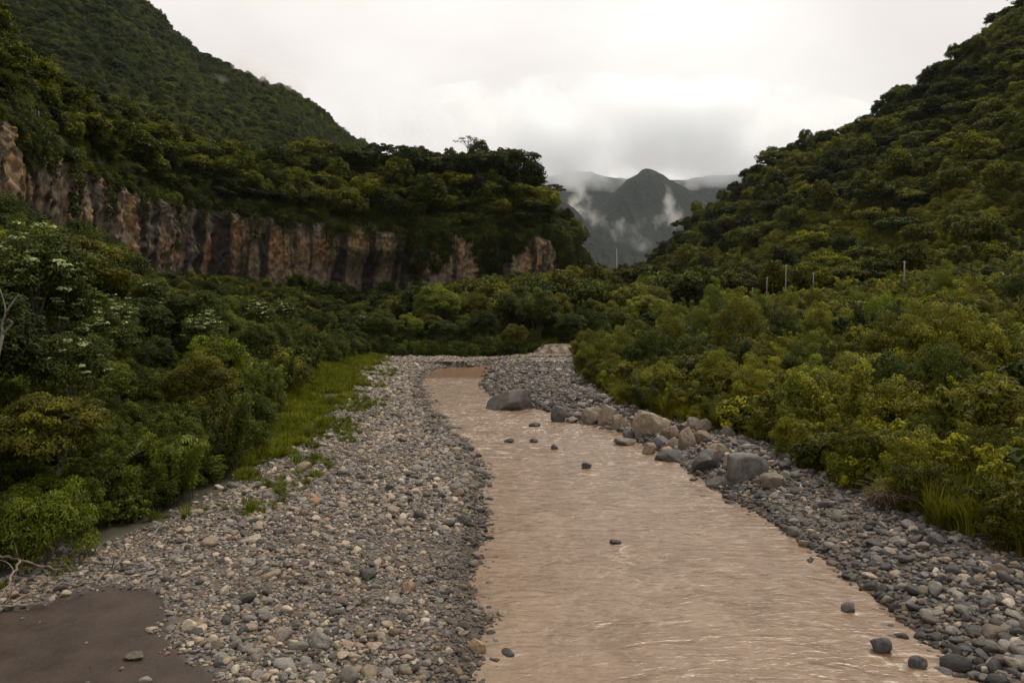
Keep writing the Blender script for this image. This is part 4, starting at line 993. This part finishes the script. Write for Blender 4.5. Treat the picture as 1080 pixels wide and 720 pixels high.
for i in big:
    o = obj('river_stone', SM[int(rng.integers(8))]); o.location = ALL['p'][i]; o.rotation_euler = ALL['r'][i]; o.scale = ALL['s'][i]
    o['tint'] = [float(v) for v in ALL['t'][i]] + [1.0]; o['category'] = 'stone'
    side = SETS[zone_of[i]][0]; cn = PNAME[ALL['c'][i]]
    wet_ = (ALL['p'][i][0] > Lf(ALL['p'][i][1]) - .3) if side == 'left' else (ALL['p'][i][0] < Rf(ALL['p'][i][1]) + .3)
    where = {'left': 'on the left gravel bar', 'right': 'among the cobbles of the right bank', 'far': 'on the far gravel bar'}[side]
    if wet_ and side != 'far': where = 'at the water edge of the ' + ('left bar' if side == 'left' else 'right bank')
    if side == 'left' and not wet_: where += ' near the sand' if px[i] < 300 else ''
    o['group'] = 'large stones ' + where
    ENTRIES.append((o, None, f'rounded {cn} river stone {where}', ALL['p'][i]))
rest = ~mask
gn_scatter('gravel', ALL['p'][rest], ALL['r'][rest], ALL['s'][rest], ALL['t'][rest], sources=[o for o in sc.objects if o.name.startswith('river_stone')][:12])

# boulders: photo px of the middle, py of the foot, width, height in px
BO = [(536, 433, 50, 20, (.125, .118, .112), 'large smooth grey boulder standing in the river at the tip of the gravel bar', .5),
      (589, 445, 16, 17, (.10, .095, .092), 'dark grey upright boulder at the waterline right of the largest boulder', 0), (604, 446, 14, 6, (.17, .15, .125), 'flat brown rock at the waterline beside the dark upright boulder', 0),
      (628, 434, 27, 17, (.20, .165, .125), 'brown rounded boulder under the first right bank bush', 0), (608, 431, 13, 7, (.17, .15, .13), 'small grey brown rock behind the waterline boulders', 0), (642, 447, 19, 18, (.24, .195, .145), 'tan boulder leaning on its neighbour by the river', 0),
      (656, 453, 18, 14, (.26, .215, .155), 'tan boulder in front of the leaning tan boulder', 0), (691, 458, 37, 20, (.27, .22, .155), 'largest tan boulder with a sloping top on the right bank', .4), (708, 462, 18, 13, (.22, .18, .13), 'square tan rock touching the largest tan boulder', 0),
      (727, 472, 18, 19, (.23, .185, .14), 'upright tan boulder on the right bank', 0), (742, 465, 17, 11, (.22, .18, .13), 'low tan rock right of the upright tan boulder', 0), (733, 453, 15, 12, (.17, .14, .105), 'brown rock tucked under the right bank shrubs', 0), (744, 457, 16, 13, (.15, .115, .085), 'dark brown block under the overhanging shrubs', 0),
      (698, 472, 15, 10, (.13, .13, .14), 'blue grey rounded rock below the largest tan boulder', 0), (711, 473, 14, 10, (.22, .18, .135), 'tan rock between the blue grey and upright boulders', 0), (686, 479, 13, 10, (.26, .20, .15), 'pinkish tan rock at the waterline', 0), (706, 480, 13, 7, (.34, .21, .115), 'orange tan rock at the waterline', 0),
      (713, 487, 36, 9, (.075, .07, .068), 'long low dark rock lying along the waterline', 0), (749, 497, 29, 19, (.125, .12, .115), 'cracked grey boulder at the waterline', .3), (760, 482, 21, 12, (.24, .185, .13), 'tan boulder behind the cracked grey boulder', 0), (771, 489, 12, 9, (.27, .23, .18), 'pale rock between the two grey boulders', 0),
      (793, 506, 39, 24, (.135, .128, .122), 'big squarish grey boulder on the right bank', .2), (661, 470, 22, 6, (.17, .155, .13), 'flat grey rock lying in the shallow water', 0), (764, 514, 28, 7, (.085, .078, .07), 'low dark rock at the river edge below the squarish boulder', 0), (819, 515, 27, 13, (.16, .135, .10), 'brown flat-topped rock right of the squarish boulder', 0),
      (675, 461, 10, 8, (.19, .16, .13), 'small brown rock left of the largest tan boulder', 0), (664, 462, 11, 7, (.09, .085, .082), 'small dark rock below the tan boulders', 0), (770, 460, 14, 9, (.13, .115, .1), 'grey rock half under the shrubs', 0),
      (619, 494, 11, 6, (.045, .042, .04), 'dark stone in the middle of the river', 0), (563, 467, 9, 4, (.05, .047, .045), 'flat dark stone in the shallow riffle', 0), (585, 474, 8, 5, (.05, .047, .045), 'round dark stone in the riffle', 0), (537, 467, 11, 4, (.055, .05, .047), 'dark stone at the left side of the riffle', 0), (564, 450, 13, 4, (.06, .055, .05), 'flat dark rock just below the largest boulder', 0),
      (650, 574, 13, 4, (.04, .032, .03), 'flat dark stone awash in mid river', 0), (897, 646, 15, 9, (.10, .095, .09), 'grey stone standing in the water off the right bank', 0), (933, 690, 22, 15, (.065, .062, .06), 'dark boulder at the water edge near the bottom right', 0), (972, 706, 20, 12, (.075, .072, .07), 'round dark stone in the water at the bottom right', 0),
      (990, 577, 20, 13, (.085, .08, .078), 'dark rock under the right bank shrubs', 0), (503, 690, 20, 14, (.30, .22, .135), 'rounded tan stone at the left water edge near the bottom', 0), (386, 613, 19, 12, (.07, .066, .064), 'dark round stone lying on the left gravel bar', 0), (430, 625, 15, 10, (.27, .19, .115), 'tan round stone on the left gravel bar', 0),
      (335, 686, 28, 16, (.17, .16, .145), 'flat grey stone at the bottom of the left gravel bar', 0), (138, 697, 22, 6, (.11, .095, .08), 'flat grey stone lying on the dark sand', 0)]
for i, (bx, by, bw, bh, tn, lab, cut) in enumerate(BO):
    z0 = 0.0
    for _ in range(6):
        q = G(bx, by, z0); z0 = max(on_ground(q[0], q[1]), 0.0)
    if 4 <= i <= 27 and bw > 10: bw, bh = bw * 1.15, bh * 1.15
    Y = q[1]; wm, hm = bw / FOC * Y, bh / FOC * Y * 1.0
    me = stone_mesh('boulder', 900 + i * 7, ICO4 if bw > 15 else ico(3), .14, 7, .70)
    co = np.zeros(len(me.vertices) * 3, np.float32); me.vertices.foreach_get('co', co); co = co.reshape(-1, 3)
    if i == 21: co = np.sign(co) * np.abs(co) ** .62
    ext = co.max(0) - co.min(0); co = (co - (co.max(0) + co.min(0)) / 2) / ext
    if i == 0: co[:, 2] *= 1 + .45 * co[:, 0]; co[:, 2] -= .25 * (co[:, 0] < 0) * np.abs(co[:, 0])
    if i == 7: co[:, 2] *= 1 - .35 * co[:, 0]
    emb = .28
    co = co * np.array([wm, wm * .8, hm / (1 - emb)])
    me.vertices.foreach_set('co', co.ravel()); me.update()
    o = obj('boulder', me); o.location = (q[0], q[1] + wm * .4, z0 + hm * .5 / (1 - emb) - emb * hm / (1 - emb)); o.rotation_euler = (0, 0, 0)
    o['tint'] = [*tn, 1.0]; o['category'] = 'boulder' if bw > 15 else 'rock'; o['label'] = lab

# ------------------------------------------------------------------ pale eroded bank beyond the bar
nx_, nz_ = 90, 24
a = np.linspace(0, 1, nx_)[:, None]; b_ = np.linspace(0, 1, nz_)[None]
bx = 3.6 + 8.6 * a + 0 * b_; bz = .3 + 2.4 * b_ * (1 - .55 * np.abs(2 * a - 1) ** 3) + 0 * a
byy = 125.2 + 1.6 * b_ ** 1.5 + 1.6 * (a - .5) ** 2 + .9 * fbm(np.stack([bx * .7, bz * .8, bx * 0], -1), 4, 951)
m = simple_mat('eroded_soil', (.13, .095, .068), (.34, .28, .21), 1.2, .95, .6, .12, (1, 1, .5))
bank = obj('riverbank', mesh_np('riverbank', np.stack([bx, byy, bz], -1).reshape(-1, 3), grid_quads(nx_, nz_), mats=[m], smooth=True)); bank['kind'] = 'structure'

# ------------------------------------------------------------------ driftwood on the left bank
def branch(px_list, r0, r1, lab, name='dead_branch', twigs=0, seed=1, cat='branch', lift=0):
    pts = []
    for px_, py_, h in px_list:
        z0 = .6
        for _ in range(5):
            q = G(px_, py_, z0); z0 = on_ground(q[0], q[1]) + h
        pts.append([q[0], q[1], z0])
    pts = np.array(pts); pts = catmull(pts[:, None, :], 14)[:, 0] if len(pts) > 2 else np.array([pts[0] + (pts[1] - pts[0]) * t for t in np.linspace(0, 1, 10)])
    r = np.random.default_rng(seed); pts = pts + r.normal(size=pts.shape) * .025
    root = D.objects.new(name, None); COL.objects.link(root); root.location = pts[0]; root['category'] = cat; root['label'] = lab
    b = MB(); r0, r1 = r0 * .62, r1 * .62; b.tube(pts - pts[0], np.linspace(r0, r1, len(pts)), 8); obj('stem', b.mesh('stem', [M_DEADWOOD]), root)
    for k in range(twigs):
        i = int(r.integers(2, len(pts) - 2)); p = pts[i] - pts[0]; d = unit(r.normal(size=3)); d[2] = abs(d[2]); l = .4 + .6 * r.random()
        b = MB(); b.tube(bez(p, p + d * l * .5 + r.normal(size=3) * .1, p + d * l + r.normal(size=3) * .12, 6), np.linspace(r0 * .5, r0 * .15, 6), 5); obj('twig', b.mesh('twig', [M_DEADWOOD]), root)
branch([(101, 614, .06), (126, 592, .25), (136, 577, .4), (152, 570, .5), (168, 557, .7)], .075, .03, 'longest pale dead branch slanting over the gravel edge', twigs=3, seed=2)
branch([(88, 591, .25), (118, 594, .2), (152, 595, .1)], .07, .045, 'pale straight log lying level on the bank', 'driftwood_log', 1, 3, 'log')
branch([(-6, 584, .7), (26, 591, .55), (62, 601, .4)], .06, .04, 'bleached branch crossing the low bright green shrub', twigs=2, seed=4)
branch([(22, 590, .6), (14, 604, .5), (8, 618, .3), (0, 632, .1)], .06, .035, 'curved grey branch at the left end of the driftwood', twigs=3, seed=5)
branch([(26, 611, .35), (14, 622, .2), (6, 638, .05)], .05, .03, 'short forked grey branch in the driftwood heap', twigs=2, seed=6)
branch([(32, 625, .3), (16, 633, .2), (4, 641, .08)], .05, .03, 'low pale branch pointing down to the sand', twigs=1, seed=7)
branch([(-4, 640, .1), (24, 638, .12), (50, 636, .1)], .045, .03, 'thin straight stick lying along the dark stones', twigs=1, seed=8)
branch([(28, 614, .25), (62, 616, .2), (101, 614, .15)], .05, .035, 'brown stick lying level under the low shrub', twigs=3, seed=9)
branch([(84, 600, .3), (96, 598, .4), (108, 599, .35)], .035, .02, 'short crooked twig in front of the level log', twigs=2, seed=10)
branch([(34, 622, .2), (60, 608, .3), (90, 606, .3)], .04, .025, 'brown crossed stick in the middle of the driftwood', twigs=3, seed=11)
# bare grey tree at the left edge
root = D.objects.new('bare_tree', None); COL.objects.link(root); q = P(4, 352, 24); q[2] = on_ground(q[0], q[1]); root.location = q
root['category'] = 'tree'; root['label'] = 'bare pale tree limbs showing at the left edge of the photo'
b = MB(); t0 = P(3, 352, 24) - q; b.tube(bez((-.9, 0, -.3), t0 * .6 + np.array([-.7, 0, 0]), t0, 8), np.linspace(.07, .045, 8), 7); obj('trunk', b.mesh('trunk', [M_PALEBARK]), root)
for ends in ([(3, 352), (10, 345), (13, 340), (8, 336)], [(3, 352), (2, 342), (6, 330), (4, 318), (0, 305)], [(6, 330), (14, 318), (20, 310)]):
    p = np.array([P(a_, b2, 24) - q for a_, b2 in ends]); b = MB(); p = catmull(p[:, None, :], 10)[:, 0]; b.tube(p, np.linspace(.038, .014, 10), 6); obj('limb', b.mesh('limb', [M_PALEBARK]), root)

# ------------------------------------------------------------------ utility poles, mast, pipe
M_POLE = simple_mat('weathered_concrete', (.13, .125, .115), (.24, .23, .215), 1.5)
POLES = [(794, 303, 316, 172, 'shortest of the utility poles along the right bank road'), (809, 292, 314, 168, 'second utility pole from the left on the right bank road'), (829, 279, 314, 150, 'tallest thin utility pole in the middle of the row'),
         (858, 287, 314, 150, 'utility pole right of the tallest one in the row'), (954, 275, 312, 132, 'thick pale utility pole standing alone above the right shrubs')]
for px_, pt, pb_, Y, lab in POLES:
    top = P(px_, pt, Y); x, z = top[0], on_ground(top[0], Y); h = top[2] - z
    root = D.objects.new('utility_pole', None); COL.objects.link(root); root.location = (x, Y, z); root['category'] = 'pole'; root['label'] = lab; root['group'] = 'utility poles along the road'
    w_ = .12 if px_ < 900 else .15
    b = MB(); b.tube(np.array([[-.12, 0, -.5], [-.06, 0, h * .5], [0, 0, h]]), [w_, w_ * .85, w_ * .7], 10); obj('shaft', b.mesh('shaft', [M_POLE]), root)
    b = MB(); b.tube(np.array([[-.28, 0, h - .35], [.28, 0, h - .35]]), .035, 6); obj('crossarm', b.mesh('crossarm', [M_BARK]), root)
    for s_ in (-.22, .22):
        b = MB(); b.tube(np.array([[s_, 0, h - .33], [s_, 0, h - .25], [s_, 0, h - .14]]), [.03, .05, .03], 8); obj('insulator', b.mesh('insulator', [M_CONCRETE]), root)
top = P(650.5, 265, 330); z = on_ground(top[0], 330); h = top[2] - z
root = D.objects.new('mast', None); COL.objects.link(root); root.location = (top[0], 330, z); root['category'] = 'mast'; root['label'] = 'thin white mast in the gap between the hills'
b = MB()
b.tube(np.array([[0, 0, -.5], [0, 0, h * .6], [0, 0, h]]), [.24, .18, .10], 8); obj('shaft', b.mesh('shaft', [M_CONCRETE]), root)
b = MB(); b.tube(np.array([[0, 0, h], [0, 0, h + 1.2]]), .05, 6); obj('tip', b.mesh('tip', [M_WHITE]), root)
q = P(815, 387, 62)
for dx0, dx1, lab in ((-12, -1, 'white pipe end lying among the right bank shrubs, left piece'), (3, 14, 'white pipe end lying among the right bank shrubs, right piece')):
    p0, p1 = P(815 + dx0, 387.5, 60), P(815 + dx1, 386.5, 60)
    root = D.objects.new('white_pipe', None); COL.objects.link(root); root.location = p0; root['category'] = 'pipe'; root['label'] = lab; root['group'] = 'white pipes on the right bank'
    b = MB(); b.tube(np.array([p0 - p0, (p1 - p0) * .5, p1 - p0]), .075, 10); obj('pipe_body', b.mesh('pipe_body', [M_WHITE]), root)
    for e_ in (np.zeros(3), p1 - p0):
        b = MB(); b.tube(np.array([e_ - (p1 - p0) * .03, e_ + (p1 - p0) * .03]), .098, 10); obj('collar', b.mesh('collar', [M_WHITE]), root)
    gz = on_ground((p0[0] + p1[0]) / 2, 60); b = MB(); mid_ = (p1 - p0) * .5; b.tube(np.array([mid_ - np.array([0, 0, p0[2] - gz + .2]), mid_]), .04, 6); obj('support', b.mesh('support', [M_CONCRETE]), root)

# ------------------------------------------------------------------ mist and haze
def mist_mat(name, dens, scale, lo, hi, color=(1.0, .975, .95), pw=1.0):
    m = D.materials.new(name); m.use_nodes = True; nt = m.node_tree; nt.nodes.clear()
    out = N(nt, 'ShaderNodeOutputMaterial'); pv = N(nt, 'ShaderNodeVolumePrincipled')
    tcn = N(nt, 'ShaderNodeTexCoord').outputs['Object']
    ln = N(nt, 'ShaderNodeVectorMath', operation='LENGTH'); L(nt, tcn, ln.inputs[0])
    fall = mth(nt, 'SUBTRACT', 1.0, mth(nt, 'POWER', ln.outputs['Value'], 1.5))
    n = noise(nt, geo_pos(nt), scale, 5, .62, .3)
    d = mth(nt, 'ADD', fall, mth(nt, 'MULTIPLY', mth(nt, 'SUBTRACT', n, .5), 4.2))
    mr = N(nt, 'ShaderNodeMapRange'); mr.inputs['From Min'].default_value = lo; mr.inputs['From Max'].default_value = hi; L(nt, d, mr.inputs[0])
    L(nt, mth(nt, 'MULTIPLY', mr.outputs[0], dens), pv.inputs['Density'])
    pv.inputs['Color'].default_value = (*color, 1); pv.inputs['Anisotropy'].default_value = 0.55
    L(nt, pv.outputs[0], out.inputs['Volume'])
    return m
def mist(px_, py_, Y, wx_, wy_, wz_, mat, rz=0, tilt=0, name='mist'):
    v, f = ico(3); me = mesh_np(name, v, tris=f, mats=[mat]); o = obj(name, me)
    o.location = P(px_, py_, Y); o.scale = (wx_ / FOC * Y, wy_, wz_ / FOC * Y); o.rotation_euler = (0, tilt, rz); o['kind'] = 'stuff'
    return o
MM = mist_mat('mist_wisp', .016, .016, .62, 1.7); MM3 = mist_mat('mist_veil', .009, .019, .5, 1.9)
mist(615, 226, 2350, 19, 60, 46, MM, 0, radians(-10)); mist(606, 226, 2350, 14, 60, 34, MM)
mist(640, 238, 2330, 30, 50, 13, MM3, 0, radians(30)); mist(664, 250, 2330, 32, 50, 13, MM3, 0, radians(24)); mist(672, 240, 2330, 24, 50, 14, MM3, 0, radians(-15)); mist(652, 240, 2330, 20, 40, 16, MM)
mist(705, 214, 2500, 11, 50, 34, MM, 0, radians(-8)); mist(713, 230, 2450, 22, 50, 15, MM, 0, radians(18)); mist(695, 236, 2450, 20, 50, 12, MM)
MM2 = mist_mat('mist_slope', .035, .024, .15, 1.8)
mist(312, 92, 970, 40, 40, 15, MM2, 0, radians(30)); mist(268, 74, 930, 28, 36, 13, MM2, 0, radians(25)); mist(228, 92, 830, 18, 20, 16, MM2)
MC = mist_mat('cloud_cap', .009, .0022, .0, 1.2, (.972, .986, 1.0))
mist(650, 141, 4560, 300, 420, 62, MC, 0, 0, 'cloud')
bm_v = np.array([[x_, y_, z_] for x_ in (-8000, 8000) for y_ in (-1500, 10500) for z_ in (-60, 2200)], float)
hz_q = np.array([[0, 1, 3, 2], [4, 6, 7, 5], [0, 4, 5, 1], [2, 3, 7, 6], [0, 2, 6, 4], [1, 5, 7, 3]])
m = D.materials.new('haze'); m.use_nodes = True; m.node_tree.nodes.clear()
out = N(m.node_tree, 'ShaderNodeOutputMaterial'); pv = N(m.node_tree, 'ShaderNodeVolumePrincipled'); pv.inputs['Density'].default_value = 2.1e-5; pv.inputs['Color'].default_value = (.80, .91, 1.0, 1)
L(m.node_tree, pv.outputs[0], out.inputs['Volume'])
hz_o = obj('haze', mesh_np('haze', bm_v, hz_q, mats=[m])); hz_o['kind'] = 'stuff'

# ------------------------------------------------------------------ labels: ordinals tell look-alikes apart
ORD = ['first', 'second', 'third', 'fourth', 'fifth', 'sixth', 'seventh', 'eighth', 'ninth', 'tenth', 'eleventh', 'twelfth']
by = {}
for root, lab, base, ctr in ENTRIES:
    if lab: root['label'] = lab
    else: by.setdefault(base, []).append((float(proj(np.array(ctr))[0]), root))
for base, lst in by.items():
    lst.sort(key=lambda t: t[0])
    for i, (_, root) in enumerate(lst):
        if len(lst) == 1: root['label'] = base
        elif len(lst) <= 12: root['label'] = base + (f', {ORD[i]} from the left' if i < len(lst) - 1 else ', farthest right')
        else: root['label'] = base; root['group'] = base
